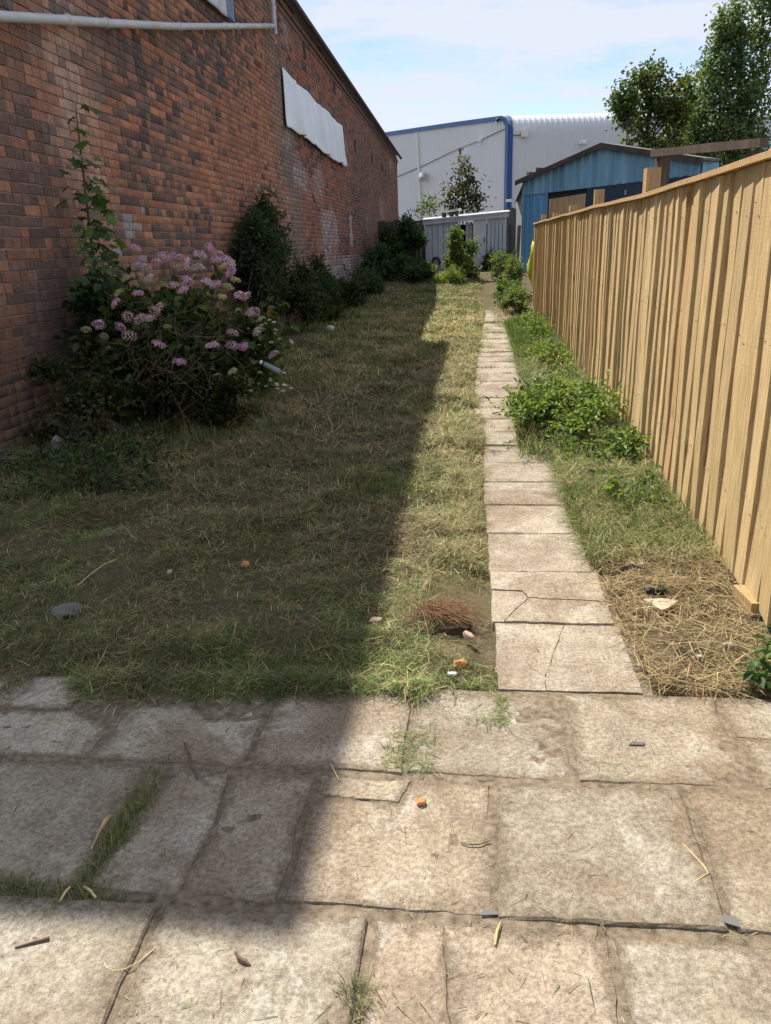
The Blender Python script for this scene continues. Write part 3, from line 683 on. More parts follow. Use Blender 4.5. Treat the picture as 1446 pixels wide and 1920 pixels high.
tag(MB().prism([(-1.1, SY + .1, stop(-1) + .20), (-.5, SY + .02, stop(-.5) + .26), (-.46, SY + .2, stop(-.5) + .21), (-1.1, SY + .3, stop(-1) + .19)], (0, 0, .02)).build('white_offcut', M_WHITE), 'white plastic offcut lying across blocks on the shed roof', 'offcut')
tyre = thing('old_wheel', 'small black wheel leaning at the left foot of the grey shed', 'wheel', (-1.28, 25.35, .62))
nT = 16; m_ = MB(); m_.tube([(-1.28 + .12 * cos(a), 25.36, .80 + .17 * sin(a)) for a in np.linspace(0, 2 * pi, nT + 1)], .045, 6, False); wc(m_.build('tyre', M_IRON, tyre, True))

def board_fence(name, label, xa, ya, xb, yb, z0, z1, w=.14, mat=M_FARFENCE, gap=.008, zj=.03):
    f = thing(name, label, 'fence', ((xa + xb) / 2, (ya + yb) / 2, z0)); L = math.hypot(xb - xa, yb - ya); n = int(L / w); an = math.atan2(yb - ya, xb - xa)
    for i in range(n):
        t = (i + .5) / n; h = z1 - z0 + random.uniform(-zj, zj)
        wc(MB().box((xa + (xb - xa) * t, ya + (yb - ya) * t, z0 + h / 2), (L / n - gap, .022, h), an + random.gauss(0, .02), 0, random.gauss(0, .006)).build('board', mat, f))
    for z in (z0 + .35, z1 - .35): wc(MB().box(((xa + xb) / 2, (ya + yb) / 2 + .04, z), (L, .05, .09), an).build('rail', mat, f))
    return f
board_fence('back_fence', 'dark timber fence in shade between the workshop and grey shed', -3.46, 28.0, -1.5, 27.6, .5, 2.20)
board_fence('back_fence', 'weathered grey timber fence between the grey shed and blue shed', .95, 27.4, 1.8, 26.8, .5, 2.42, .13, m_plain('grey_boards', (.16, .15, .14), .9, .3, 4, .3, .2, (6, 6, .6)))
tag(MB().box((1.20, 23.2, 1.15), (.09, .09, 1.3), .2, .02, .03).build('leaning_post', M_OLDWOOD), 'dark rotten stake standing before the blue shed corner', 'stake')
tag(MB().box((1.02, 24.4, 1.2), (.07, .07, 1.3), .1, .0, -.03).build('leaning_post', M_IRON), 'thin black stake between the grey shed and blue shed', 'stake')

# ------------------------------------------------------------------ blue shed
bs = thing('blue_shed', 'faded blue corrugated shed with low gable behind the fence', 'shed', (3.3, 22, .5))
FL, FR = np.array([1.36, 24.0]), np.array([5.25, 20.0]); fd = FR - FL; FLEN = float(np.linalg.norm(fd)); fu = fd / FLEN; fn = np.array([fu[1], -fu[0]])
if fn[1] > 0: fn = -fn
def fp(s, z, o=0.0): q_ = FL + fu * s + fn * o; return (q_[0], q_[1], z)
def roofz(s): return 3.02 + (3.64 - 3.02) * (1 - abs(s - FLEN / 2) / (FLEN / 2))
def ribbed(name, s0, s1, zb, zt, mat, pitch=.26, d=.035, off=0.0):
    xs = []; s = s0
    while s < s1 - .01:
        for a, e in ((0, 0), (.60, 0), (.70, 1), (.90, 1)):
            if s + a * pitch < s1: xs.append((s + a * pitch, e * d))
        s += pitch
    xs.append((s1, 0)); V = []; F = []
    for i, (s, e) in enumerate(xs):
        V += [fp(s, zb(s), off + e), fp(s, zt(s), off + e)]
        if i: F.append((2 * i - 2, 2 * i, 2 * i + 1, 2 * i - 1))
    o = wc(MB().add(V, F).build(name, mat, bs)); o.modifiers.new('thick', 'SOLIDIFY').thickness = .006; return o
band = lambda s: 2.62 + .012 * s
ribbed('gable_sheet', 0, FLEN, lambda s: band(s), lambda s: roofz(s) - .02, M_BLUE, .27, .035, .03)
ribbed('lower_sheet', .0, .95, lambda s: .4, lambda s: band(s) + .06, m_plain('deeper_blue_sheet', (.115, .30, .50), .6, .25, 2.4, .1, .3, (1, 1, .25)), .24, .03, .01)
core = MB().prism([fp(0.02, .3, -.03), fp(FLEN - .02, .3, -.03), fp(FLEN - .02, roofz(FLEN) - .05, -.03), fp(FLEN / 2, 3.58, -.03), fp(.02, roofz(0) - .05, -.03)], tuple(-fn * .04) + (0,)); wc(core.build('frame_wall', M_DARK, bs))
wc(MB().prism([fp(2.32, .4, .0), fp(FLEN, .4, .0), fp(FLEN, band(FLEN) + .02, .0), fp(2.32, band(2.3) + .02, .0)], tuple(fn * .03) + (0,)).build('navy_panel', M_NAVY, bs))
wc(MB().prism([fp(1.0, .4, .0), fp(2.27, .4, .0), fp(2.27, 2.52, .0), fp(1.0, 2.46, .0)], tuple(fn * .02) + (0,)).build('plywood_board', M_PLY, bs))
wc(MB().box(fp(3.55, 2.45, .04), (.03, .03, .12), 0).build('hook', M_SHED, bs))
bk = -fn * .7
for s_e in (.03, FLEN - .03):
    a = fp(s_e, .3, -.06); wc(MB().prism([a, (a[0] + bk[0], a[1] + bk[1], .3), (a[0] + bk[0], a[1] + bk[1], 2.98), (a[0], a[1], 2.98)], tuple(fu * .03) + (0,)).build('side_wall', M_BLUE, bs))
for sa, sb in ((-.18, FLEN / 2), (FLEN / 2, FLEN + .12)):
    za, zb_ = (roofz(sa) if sa > 0 else 2.98), (roofz(sb) if sb < FLEN else 2.99)
    a, b = fp(sa, za, .14), fp(sb, zb_, .14)
    wc(MB().prism([a, b, (b[0] + bk[0], b[1] + bk[1], b[2]), (a[0] + bk[0], a[1] + bk[1], a[2])], (0, 0, .05)).build('roof', M_ROOF, bs))
    wc(MB().prism([fp(sa, za - .075, .145), fp(sb, zb_ - .075, .145), fp(sb, zb_ + .052, .145), fp(sa, za + .052, .145)], tuple(fn * .03) + (0,)).build('verge_board', M_RUST, bs))
# side lean-to seen as a pale strip
wc(MB().prism([(1.20, 24.6, .4), (1.335, 24.1, .4), (1.335, 24.1, 2.86), (1.20, 24.6, 2.55)], (.03, .03, 0)).build('side_sheet', M_SHED, bs))
wc(MB().prism([(1.14, 24.3, 2.44), (1.36, 23.82, 2.97), (1.40, 23.85, 3.01), (1.22, 24.6, 2.52)], (0, 0, .04)).build('side_roof', M_RUST, bs))
for i_, (s, w) in enumerate(((.30, .22), (.62, .2))): wc(MB().box(fp(s, roofz(s) + .09, .0), (w, .22, .09), .4 + i_, .1, .1).build('roof_lump', M_RUST, bs))

# ------------------------------------------------------------------ warehouse
wh = thing('warehouse', 'large pale clad warehouse with blue corner trim and rounded eaves', 'building', (2, 55, 0))
WC = np.array([1.92, 50.0])
def ray(px):
    return CB @ np.array([px[0] - IW / 2, px[1] - IH / 2, FPX])
def ayp(px, Y):
    d = ray(px); t = Y / d[1]; return np.array([d[0] * t, Y, EYE + d[2] * t])
LT = ayp((725, 248), 60.0); ldv = LT[:2] - WC; LL = float(np.linalg.norm(ldv)); lu = ldv / LL; ln_ = np.array([lu[1], -lu[0]]); 
if ln_[1] > 0: ln_ = -ln_
RTp = ayp((1165, 209), 51.2); rdv = RTp[:2] - WC; RL = float(np.linalg.norm(rdv)); ru = rdv / RL; rn = np.array([ru[1], -ru[0]])
if rn[1] > 0: rn = -rn
CT = 8.52
slope = (LT[2] - CT) / LL
def prof_ribs(L, pitch, d):
    out_ = []; s = 0
    while s < L:
        out_ += [(s, 0), (s + pitch * .55, 0), (s + pitch * .65, d), (s + pitch * .9, d)]; s += pitch
    return out_
V = []; F = []
for i, (s, e) in enumerate(prof_ribs(LL * 1.5, .30, .018)):
    q_ = WC + lu * s + ln_ * e; V += [(q_[0], q_[1], 0), (q_[0], q_[1], CT + slope * s - .1)]
    if i: F.append((2 * i - 2, 2 * i, 2 * i + 1, 2 * i - 1))
wc(MB().add(V, F).build('gable_wall', M_CLAD, wh))
# eave side with rounded top
V = []; F = []; R_ = 1.0; pr_ = [(0, 0.0), (0, CT - R_)] + [(R_ - R_ * cos(a), CT - R_ + R_ * sin(a)) for a in np.linspace(.15, pi / 2, 8)] + [(6, CT + .5), (14, CT + 1.2)]
pr = prof_ribs(RL * 2.6, .33, .025); m = len(pr_)
for i, (s, e) in enumerate(pr):
    for (bk_, z) in pr_:
        q_ = WC + ru * s + rn * (e - bk_); V.append((q_[0], q_[1], z + (e if bk_ > 0 else 0)))
    if i:
        for k_ in range(m - 1): a = (i - 1) * m + k_; F.append((a, a + m, a + m + 1, a + 1))
wc(MB().add(V, F).build('eave_wall', M_CLAD2, wh))
def strip_path(pts, w, t, mat, nm, nrm, par=wh):
    V = []; F = []; pts = [Vector(p) for p in pts]; nv = Vector((nrm[0], nrm[1], 0))
    for i, p in enumerate(pts):
        tg = (pts[min(i + 1, len(pts) - 1)] - pts[max(i - 1, 0)]).normalized(); sd_ = tg.cross(nv).normalized()
        V += [p, p + sd_ * w, p + sd_ * w + nv * t, p + nv * t]
        if i:
            b = 4 * i
            for k_ in range(4): F.append((b - 4 + k_, b - 4 + (k_ + 1) % 4, b + (k_ + 1) % 4, b + k_))
    F += [(3, 2, 1, 0), tuple(range(len(V) - 4, len(V)))]
    return wc(MB().add(V, F).build(nm, mat, par))
def lp(s, z, o=.05): q_ = WC + lu * s + ln_ * o; return (q_[0], q_[1], z)
arc = [lp(.75 * (1 - sin(a)) + 0, CT - .75 + .75 * cos(a) + .0) for a in np.linspace(0, pi / 2, 7)]
strip_path([lp(LL * 1.5, CT + slope * LL * 1.5)] + [lp(LL * .8, CT + slope * LL * .8), lp(LL * .4, CT + slope * LL * .4)] + arc + [lp(0, 0)], .26, .05, M_BLUETRIM, 'blue_trim', ln_)
wc(MB().prism([(*(WC - ru * .06 + rn * .06), 0), (*(WC + ru * .20 + rn * .06), 0), (*(WC + ru * .20 + rn * .06), CT - .75), (*(WC - ru * .06 + rn * .06), CT - .55)], tuple(rn * .06) + (0,)).build('blue_trim', m_plain('shaded_blue_trim', (.03, .075, .25), .5, .12, 1, 0), wh))  # same blue trim, colour darkened for the face turned from the sun
a_ = [fpx for fpx in np.linspace(0.1, pi / 2, 6)]
strip_path([tuple(WC - ru * .06 + rn * (.07 - (R_ - R_ * cos(a)))) + (CT - R_ + R_ * sin(a) + .03,) for a in a_], .26, .04, M_BLUETRIM, 'blue_trim_bend', rn)
def onleft(px, o=.12):
    d = ray(px); den = d[0] * ln_[0] + d[1] * ln_[1]; t = ((WC + ln_ * o) @ ln_) / den; return Vector((d[0] * t, d[1] * t, EYE + d[2] * t))
def onright(px, o=.12):
    d = ray(px); den = d[0] * rn[0] + d[1] * rn[1]; t = ((WC + rn * o) @ rn) / den; return Vector((d[0] * t, d[1] * t, EYE + d[2] * t))
wc(MB().tube([onleft((781, 250)), onleft((786, 330)), onleft((789, 408))], .075, 6).build('white_downpipe', M_WHITE, wh))
wc(MB().tube([onleft(p, .07) for p in ((746, 331), (800, 308), (850, 283), (900, 263), (948, 241))], .024, 5).build('cable', M_ROOF, wh))
wc(MB().tube([onleft((862, 278)), onleft((863, 290))], .07, 6).build('lamp_stem', M_RUST, wh))
wc(MB().box(onleft((866, 297), .25), (.30, .3, .45)).build('lamp_housing', M_WHITE, wh))
wc(MB().tube([onleft((792, 326), .1), onleft((791, 331), .5), onleft((792, 336), .6)], [.12, .3, .22], 8).build('lamp_housing', M_SHED, wh))
wc(MB().tube([onleft((899, 262), .2), onleft((900, 266), .2)], .12, 6).build('cable_box', M_WHITE, wh))
wc(MB().tube([onleft((931, 223), .1), onleft((934, 225), .5), onleft((932, 229), .5)], .09, 6).build('bracket', M_IRON, wh))
wc(MB().box(onright((984, 250), .2), (.42, .2, .38)).build('floodlight', m_plain('cream_lamp', (.62, .64, .55), .5, .1), wh))
wc(MB().tube([onright(p, .1) for p in ((960, 252), (968, 254), (977, 253))], .025, 5).build('cable', M_RUST, wh))
wc(MB().box(onright((1089, 267), .2), (.18, .2, .18)).build('camera_mount', M_WHITE, wh)); wc(MB().tube([onright((1093, 267), .25), onright((1100, 267), .4)], .12, 8).build('security_camera', M_WHITE, wh))
wc(MB().box(onleft((954, 376), .25), (.35, .1, .16)).build('wall_plate', M_WHITE, wh))

# ------------------------------------------------------------------ foliage builders
def basis_from(D):
    D = D / (np.linalg.norm(D, axis=1)[:, None] + 1e-9); up = np.tile([0., 0., 1.], (len(D), 1)); up[np.abs(D[:, 2]) > .95] = [1, 0, 0]
    S = np.cross(D, up); S /= np.linalg.norm(S, axis=1)[:, None] + 1e-9; N = np.cross(S, D); return D, S, N
def leaves(P, D, L, Wd, roll=None, fold=.25):
    """folded leaf, six corners"""
    n = len(P); D, S, N = basis_from(D)
    if roll is not None:
        c, s = np.cos(roll)[:, None], np.sin(roll)[:, None]; S, N = S * c + N * s, N * c - S * s
    L = np.broadcast_to(L, n)[:, None]; Wd = np.broadcast_to(Wd, n)[:, None]
    V = np.empty((n, 6, 3)); V[:, 0] = P; V[:, 3] = P + D * L - N * L * .12
    V[:, 1] = P + D * L * .30 + S * Wd * .5 + N * Wd * fold; V[:, 2] = P + D * L * .68 + S * Wd * .42 + N * Wd * fold * .8
    V[:, 5] = P + D * L * .30 - S * Wd * .5 + N * Wd * fold; V[:, 4] = P + D * L * .68 - S * Wd * .42 + N * Wd * fold * .8
    b = (np.arange(n) * 6)[:, None]; F = np.r_[b + [0, 1, 2, 3], b + [0, 3, 4, 5]]
    return V.reshape(-1, 3), F
def blades(P, az, L, Wd, p0, bend):
    """grass blade: root pair, mid pair, tip. p0 rise angle at root"""
    n = len(P); h = np.c_[np.cos(az), np.sin(az), np.zeros(n)]; s = np.c_[-np.sin(az), np.cos(az), np.zeros(n)]; z = np.array([0, 0, 1.])
    L = L[:, None]; w = Wd[:, None]
    d1 = h * np.cos(p0)[:, None] + z * np.sin(p0)[:, None]; p1 = p0 - bend; d2 = h * np.cos(p1)[:, None] + z * np.sin(p1)[:, None]
    mid = P + d1 * L * .5; tip = mid + d2 * L * .5
    V = np.stack([P - s * w * .5, P + s * w * .5, mid + s * w * .4, mid - s * w * .4, tip], 1)
    b = (np.arange(n) * 5)[:, None]
    return V.reshape(-1, 3), b + [0, 1, 2, 3], b + [3, 2, 4]
def pal(n, cols, w=None, jit=.16):
    cols = np.array(cols); w = np.ones(len(cols)) if w is None else np.array(w, float); idx = rng.choice(len(cols), n, p=w / w.sum())
    return np.clip(cols[idx] * (1 + rng.normal(0, jit, (n, 1))) * (1 + rng.normal(0, .05, (n, 3))), .008, .9)
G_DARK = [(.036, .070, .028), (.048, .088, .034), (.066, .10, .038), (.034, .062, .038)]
G_MID = [(.075, .135, .04), (.10, .165, .05), (.125, .18, .055), (.08, .125, .055)]
HAYG0 = [(.26, .26, .13), (.34, .31, .16)]
G_BRIGHT = [(.13, .215, .05), (.17, .25, .06), (.115, .19, .055), (.21, .265, .09)]
def leaf_obj(name, P, D, L, Wd, C, parent, mat=None, fold=.25, stuff=True):
    V, F = leaves(P, D, L, Wd, rng.uniform(-.9, .9, len(P)), fold); o = obj(name, np_mesh(name, V, [F], np.repeat(C, 6, 0), True), mat or M_LEAF, parent); wc(o)
    if stuff: o['kind'] = 'stuff'
    return o
def lobes(c, r, n, k=9, L=.08, shell=.5, per=9):
    """leaf points along twigs that fill a lumpy volume of k sub-lobes; some twigs shoot out past the outline"""
    c = np.array(c, float); r = np.array(r, float); cen = rng.normal(0, 1, (k, 3)); cen /= np.linalg.norm(cen, axis=1)[:, None]; cen = c + cen * r * rng.uniform(.25, .78, (k, 1)); rad = rng.uniform(.26, .52, (k, 1)) * r
    nt = max(3, n // per); ti = rng.integers(0, k, nt); d = rng.normal(0, 1, (nt, 3)); d[:, 2] += .25; d /= np.linalg.norm(d, axis=1)[:, None]
    rr = rng.random(nt) ** (1 / 3) * (1 - shell) + shell; ex = np.where(rng.random(nt) < .13, rng.uniform(1.15, 1.7, nt), 1.0)
    tip = cen[ti] + d * rad[ti] * (rr * ex)[:, None]; j = rng.integers(0, nt, n); back = rng.random(n)[:, None] * L * 4.5
    P = tip[j] - d[j] * back + rng.normal(0, .42, (n, 3)) * L
    return P, d[j]
def shrub(name, label, cat, base, c, r, n, L, asp, cols, k=9, droop=.2, stems=6, group=None, w=None, stem_mat=None, shell=.5, out=1.0):
    t = thing(name, label, cat, base, group); n = int(n * 1.7); L = L * .86; P, d = lobes(c, r, n, k, L, shell)
    keep = P[:, 2] > base[2] - .02; P, d = P[keep], d[keep]; m = len(P)
    keepx = P[:, 0] > WX + .02; P, d = P[keepx], d[keepx]; m = len(P)
    D = d * out + rng.normal(0, .6, (m, 3)) + [0, 0, .25 - droop]
    leaf_obj('foliage', P, D, L * rng.uniform(.6, 1.25, m), L * asp * rng.uniform(.8, 1.2, m), pal(m, cols, w), t)
    for s in range(stems):
        e = P[rng.integers(0, m)]; b = np.array(base) + [random.gauss(0, r[0] * .15), random.gauss(0, r[1] * .15), -.02]; mid = (b + e) / 2 + rng.normal(0, .06, 3) * r
        wc(MB().tube([b, mid, e], [.014, .010, .004], 5).build('stem', stem_mat or M_STEM, t))
    return t

# ------------------------------------------------------------------ trees behind
def tree(name, label, base, trunk, limbs, clumps, n, L, asp, cols, w, tr=.12, group=None):
    t = thing(name, label, 'tree', base, group)
    wc(MB().tube([base] + trunk, list(np.linspace(tr, tr * .35, len(trunk) + 1)), 8).build('trunk', M_STEM, t))
    for l in limbs: wc(MB().tube(l, list(np.linspace(tr * .45, .015, len(l))), 6).build('limb', M_STEM, t))
    C = np.array([c[:3] for c in clumps]); Rr = np.array([c[3:6] for c in clumps]); wt = Rr.prod(1) ** (2 / 3); i = rng.choice(len(C), n, p=wt / wt.sum())
    # twig clusters inside each clump, so the crown shows gaps and dark pockets
    nt = max(1, n // 16); ti = rng.choice(len(C), nt, p=wt / wt.sum()); dd = rng.normal(0, 1, (nt, 3)); dd /= np.linalg.norm(dd, axis=1)[:, None]
    tc_ = C[ti] + dd * Rr[ti] * (rng.random(nt) ** .5 * np.where(rng.random(nt) < .1, 1.35, .92))[:, None]; j = rng.integers(0, nt, n); P = tc_[j] + rng.normal(0, 1, (n, 3)) * L * 1.3
    D = dd[j] * .6 + rng.normal(0, .7, (n, 3)) + [0, 0, -.1]
    shade = rng.uniform(.8, 1.2, nt)[j][:, None]
    leaf_obj('crown', P, D, L * rng.uniform(.65, 1.25, n), L * asp * rng.uniform(.8, 1.2, n), np.clip(pal(n, cols, w) * shade, .01, .5), t)
    return t
def yp(px, Y): return ayp(px, Y)
def clump_list(spec, Y, dy=1.0):
    out_ = []
    for x, yv, rx, rz in spec:
        p = yp((x, yv), Y + random.uniform(-dy, dy)); s = Y / FPX * 1.02; out_.append((p[0], p[1], p[2], rx * s * .86, max(rx, rz) * s * .8, rz * s * .86))
    return out_
sy_spec = [(1168, 200, 14, 18), (1160, 188, 9, 9), (1200, 150, 15, 12), (1222, 132, 11, 13), (1238, 146, 9, 8), (1212, 172, 14, 12), (1225, 192, 20, 14), (1204, 208, 14, 12), (1248, 200, 18, 13), (1262, 172, 14, 12), (1278, 156, 12, 9), (1288, 160, 9, 9), (1200, 238, 12, 9), (1240, 222, 18, 10), (1188, 262, 13, 9), (1212, 272, 18, 8), (1268, 205, 16, 14), (1272, 232, 14, 13), (1262, 266, 20, 13), (1240, 280, 22, 7), (1285, 190, 10, 14)]
b0 = yp((1215, 330), 34)
tree('sycamore_tree', 'bushy dark sycamore with open lower branches behind the blue shed roof', (b0[0], 34, .4), [tuple(yp((1212, 285), 34)), tuple(yp((1215, 230), 34)), tuple(yp((1222, 150), 34))],
     [[tuple(yp((1212, 270), 34)), tuple(yp((1240, 240), 34)), tuple(yp((1265, 190), 34))], [tuple(yp((1213, 260), 34)), tuple(yp((1190, 230), 34)), tuple(yp((1175, 190), 34))]],
     clump_list(sy_spec, 34, .7), 4600, .15, .85, [(.055, .095, .035), (.085, .13, .042), (.13, .17, .05), (.18, .18, .065), (.20, .14, .055)], [4, 4, 3, 1, .4])
b1 = yp((1176, 400), 31)
tree('thin_sapling', 'slim single stemmed sapling rising over the blue shed roof ridge', (b1[0], 31, .4), [tuple(yp((1175, 290), 31)), tuple(yp((1176, 240), 31)), tuple(yp((1174, 175), 31))],
     [[tuple(yp((1175, 235), 31)), tuple(yp((1190, 222), 31))]], clump_list([(1172, 215, 13, 16), (1180, 190, 10, 14), (1165, 200, 9, 12), (1174, 158, 4, 10)], 31, .3), 900, .14, .85, G_DARK + G_MID, None, .035)
pop_spec = []
for t in np.linspace(0, 1, 13):      # left plume, leaning in towards its tip
    x = 1332 + 48 * t; y_ = 300 - 305 * t; wdt = 74 * (1 - t) ** .62 + 10; pop_spec += [(x - wdt * .35, y_, wdt * .55, 26), (x + wdt * .35, y_ + 8, wdt * .55, 26)]
for t in np.linspace(0, 1, 12):      # right plume
    x = 1400 + 30 * t; y_ = 280 - 330 * t; wdt = 34 * (1 - t) ** .5 + 10; pop_spec += [(x, y_, wdt * .75, 24)]
for x, y_ in ((1430, 150), (1445, 120), (1440, 210), (1465, 90), (1460, 180), (1425, 255), (1470, 240), (1300, 250), (1310, 215), (1296, 290), (1450, 290), (1440, 20), (1462, 40), (1500, 150), (1490, 260)): pop_spec.append((x, y_, 17, 17))
b2 = yp((1390, 400), 40)
tree('poplar_tree', 'tall leafy poplar at the right edge above the fence', (b2[0], 40, .4), [tuple(yp((1385, 300), 40)), tuple(yp((1388, 150), 40)), tuple(yp((1385, 10), 40))],
     [[tuple(yp((1386, 300), 40)), tuple(yp((1350, 220), 40)), tuple(yp((1345, 120), 40))], [tuple(yp((1388, 280), 40)), tuple(yp((1430, 180), 40)), tuple(yp((1450, 60), 40))]],
     clump_list(pop_spec, 40, 1.0), 17000, .15, .85, [(.075, .13, .06), (.10, .165, .07), (.14, .20, .08), (.19, .245, .12), (.30, .34, .23)], [4, 4, 3, 1.6, .8], .2)
# young tree behind the grey shed
b3 = yp((868, 405), 29)
yt_spec = [(866, 305, 7, 9), (872, 325, 10, 9), (858, 330, 8, 8), (868, 345, 14, 9), (885, 342, 8, 8), (852, 360, 10, 8), (872, 365, 16, 10), (890, 375, 10, 9), (842, 372, 9, 9), (838, 358, 5, 6), (903, 365, 8, 6), (860, 385, 18, 12), (885, 392, 14, 10), (845, 390, 10, 10), (895, 345, 4, 5)]
tree('young_tree', 'young leafy tree growing behind the grey shed roof', (b3[0], 29, .6), [tuple(yp((868, 380), 29)), tuple(yp((867, 340), 29)), tuple(yp((866, 298), 29))],
     [[tuple(yp((868, 370), 29)), tuple(yp((890, 345), 29))], [tuple(yp((868, 385), 29)), tuple(yp((845, 365), 29))]], clump_list(yt_spec, 29, .25), 1100, .115, .8, [(.035, .05, .022), (.06, .075, .03), (.10, .10, .05), (.17, .13, .08)], [4, 4, 2, 1.2], .03)
tree('young_tree', 'small sparse elder shoot behind the left end of the shed roof', (yp((805, 410), 29)[0], 29, .6), [tuple(yp((806, 400), 29)), tuple(yp((806, 378), 29))], [], clump_list([(800, 385, 9, 7), (812, 392, 10, 7), (806, 375, 7, 5), (790, 398, 7, 4)], 29, .2), 240, .12, .5, G_MID + [(.2, .22, .08)], None, .02)

# ------------------------------------------------------------------ left border planting
# sycamore sapling against the wall: every leaf a piece
def palmate():
    pts = []
    for a, r in ((-170, .25), (-140, .55), (-112, .42), (-80, .86), (-52, .52), (-30, .78), (-14, .70), (0, 1.08), (14, .70), (30, .78), (52, .52), (80, .86), (112, .42), (140, .55), (170, .25)):
        pts.append((r * cos(radians(a)) , r * sin(radians(a)), -.18 * r * r + .08 * abs(sin(radians(a * 2)))))
    return pts
lm = []
for v_ in range(3):
    pts = [(x * (1 + random.gauss(0, .06)), y * (1 + random.gauss(0, .06)), z + random.gauss(0, .04)) for x, y, z in palmate()]
    me = bpy.data.meshes.new('leaf'); me.from_pydata([(0, 0, .05)] + pts, [], [(0, i + 1, i + 2) for i in range(len(pts) - 1)]); me.materials.append(M_LEAFO); me.update(); lm.append(me)
sap = thing('sycamore_sapling', 'thin sycamore sapling with lobed leaves climbing the near brick wall', 'sapling', (-3.22, 6.45, .1))
stem = [(-3.22, 6.45, -.05), (-3.24, 6.43, .6), (-3.26, 6.42, 1.18), (-3.27, 6.50, 1.9), (-3.28, 6.55, 2.2), (-3.30, 6.62, 2.55)]
wc(MB().tube(stem, [.016, .014, .012, .009, .007, .003], 6).build('stem', M_STEM, sap))
def stem_at(z):
    for a, b in zip(stem[:-1], stem[1:]):
        if a[2] <= z <= b[2]: t = (z - a[2]) / (b[2] - a[2]); return np.array(a) * (1 - t) + np.array(b) * t
    return np.array(stem[-1])
for i in range(140):
    z = random.choice([random.uniform(.75, 1.5), random.uniform(.75, 2.0), random.uniform(1.0, 2.5)]); p = stem_at(z); az = random.uniform(-pi * .62, pi * .62); ln = random.uniform(.05, .36) * (1.3 - .32 * z)
    ln = max(.04, ln); e = p + np.array([cos(az) * ln * .75, sin(az) * ln * 1.35, random.uniform(-.02, .09)])
    o = obj('leaf', random.choice(lm), None, sap, tuple(e)); wc(o); s_ = random.uniform(.055, .10); o.scale = (s_, s_, s_); o.rotation_euler = (random.gauss(0, .35), random.uniform(.1, .85), az + random.gauss(0, .4))
    c = random.choice([(.045, .09, .032), (.055, .11, .036), (.075, .13, .038), (.12, .19, .045)]); o.color = (*c, 1)
    if i % 3 == 0: wc(MB().tube([p, (p + e) / 2 + [0, 0, .02], e], .0022, 4).build('petiole', M_GREENSTEM, sap))

# hydrangea
hyd = thing('hydrangea_bush', 'large hydrangea bush with pink and faded cream flower heads by the wall', 'bush', (-2.45, 6.1, 0))
HC, HR = np.array([-2.45, 6.15, .62]), np.array([.98, .62, .72])
P, d = lobes(HC, HR, 5200, 26, .085, .45); kp = (P[:, 2] > .30 + .1 * rng.random(len(P))) & (P[:, 0] > WX + .05); P, d = P[kp], d[kp]
leaf_obj('foliage', P, d + rng.normal(0, .5, (len(P), 3)) + [0, 0, -.05], .088 * rng.uniform(.6, 1.25, len(P)), .058 * rng.uniform(.8, 1.2, len(P)), pal(len(P), [(.042, .072, .026), (.06, .095, .03), (.085, .12, .035), (.13, .16, .04), (.17, .12, .04)], [4, 4, 3, 1, .3]), hyd)
for s in range(14):
    e = HC + np.array([random.uniform(-.85, .85), random.uniform(-.5, .3), random.uniform(0, .65)]); b = np.array([-2.45 + random.gauss(0, .25), 6.1 + random.gauss(0, .15), -.02])
    wc(MB().tube([b, (b + e) / 2 + rng.normal(0, .08, 3), e], [.006, .0045, .002], 4).build('stem', M_STEM, hyd))
# dry tangle in the middle of the bush
tv = MB()
for s in range(170):
    p = np.array([-2.28 + random.gauss(0, .27), 5.62 + random.gauss(0, .09), .62 + random.gauss(0, .20)]); e = p + rng.normal(0, .13, 3); tv.tube([p, (p + e) / 2 + rng.normal(0, .03, 3), e], .0016, 3, False)
o = wc(tv.build('dry_twigs', M_TWIG, hyd)); o['kind'] = 'stuff'
# flower heads
def head_mesh(n, flat):
    i = np.arange(n); phi = np.arccos(1 - (i + .5) / n * 1.25); th = i * 2.39996; N = np.c_[np.sin(phi) * np.cos(th), np.sin(phi) * np.sin(th), np.cos(phi)]; Pq = N * [1, 1, flat] * (1 + rng.normal(0, .06, (n, 1)))
    V = []; F = []
    for p, nn in zip(Pq, N):
        nn = nn + rng.normal(0, .3, 3); nn /= np.linalg.norm(nn); a = np.cross(nn, [.3, .5, .81]); a /= np.linalg.norm(a); b = np.cross(nn, a); s = .23 * random.uniform(.75, 1.2); r0 = random.uniform(0, 1.6); o_ = len(V)
        V.append(p)
        for q_ in range(8):
            g_ = r0 + q_ * pi / 4; rr = s if q_ % 2 == 0 else s * .55; V.append(p + (a * cos(g_) + b * sin(g_)) * rr + nn * (.05 if q_ % 2 == 0 else 0))
        for q_ in range(8): F.append((o_, o_ + 1 + q_, o_ + 1 + (q_ + 1) % 8))
    me = bpy.data.meshes.new('flower_head'); me.from_pydata([tuple(v) for v in V], [], F); me.materials.append(M_PETAL); me.update(); return me
hm = [head_mesh(46, .62), head_mesh(52, .55), head_mesh(40, .7)]
PINK = [(410, 95), (600, 150), (660, 150), (705, 155), (770, 195), (555, 190), (420, 215), (480, 230), (505, 295), (850, 140), (915, 90), (970, 140), (960, 175), (1030, 175), (1060, 255), (1045, 205), (840, 230), (905, 330), (955, 340), (770, 310), (735, 380), (280, 465), (365, 560), (450, 575), (505, 570), (165, 610), (310, 630), (370, 690), (570, 745), (575, 500), (715, 865), (935, 755), (1070, 755), (1145, 760), (1120, 410), (1165, 420), (1185, 530), (1220, 525), (1250, 655), (1355, 815), (670, 345), (540, 520), (770, 330), (430, 400), (1070, 670)]
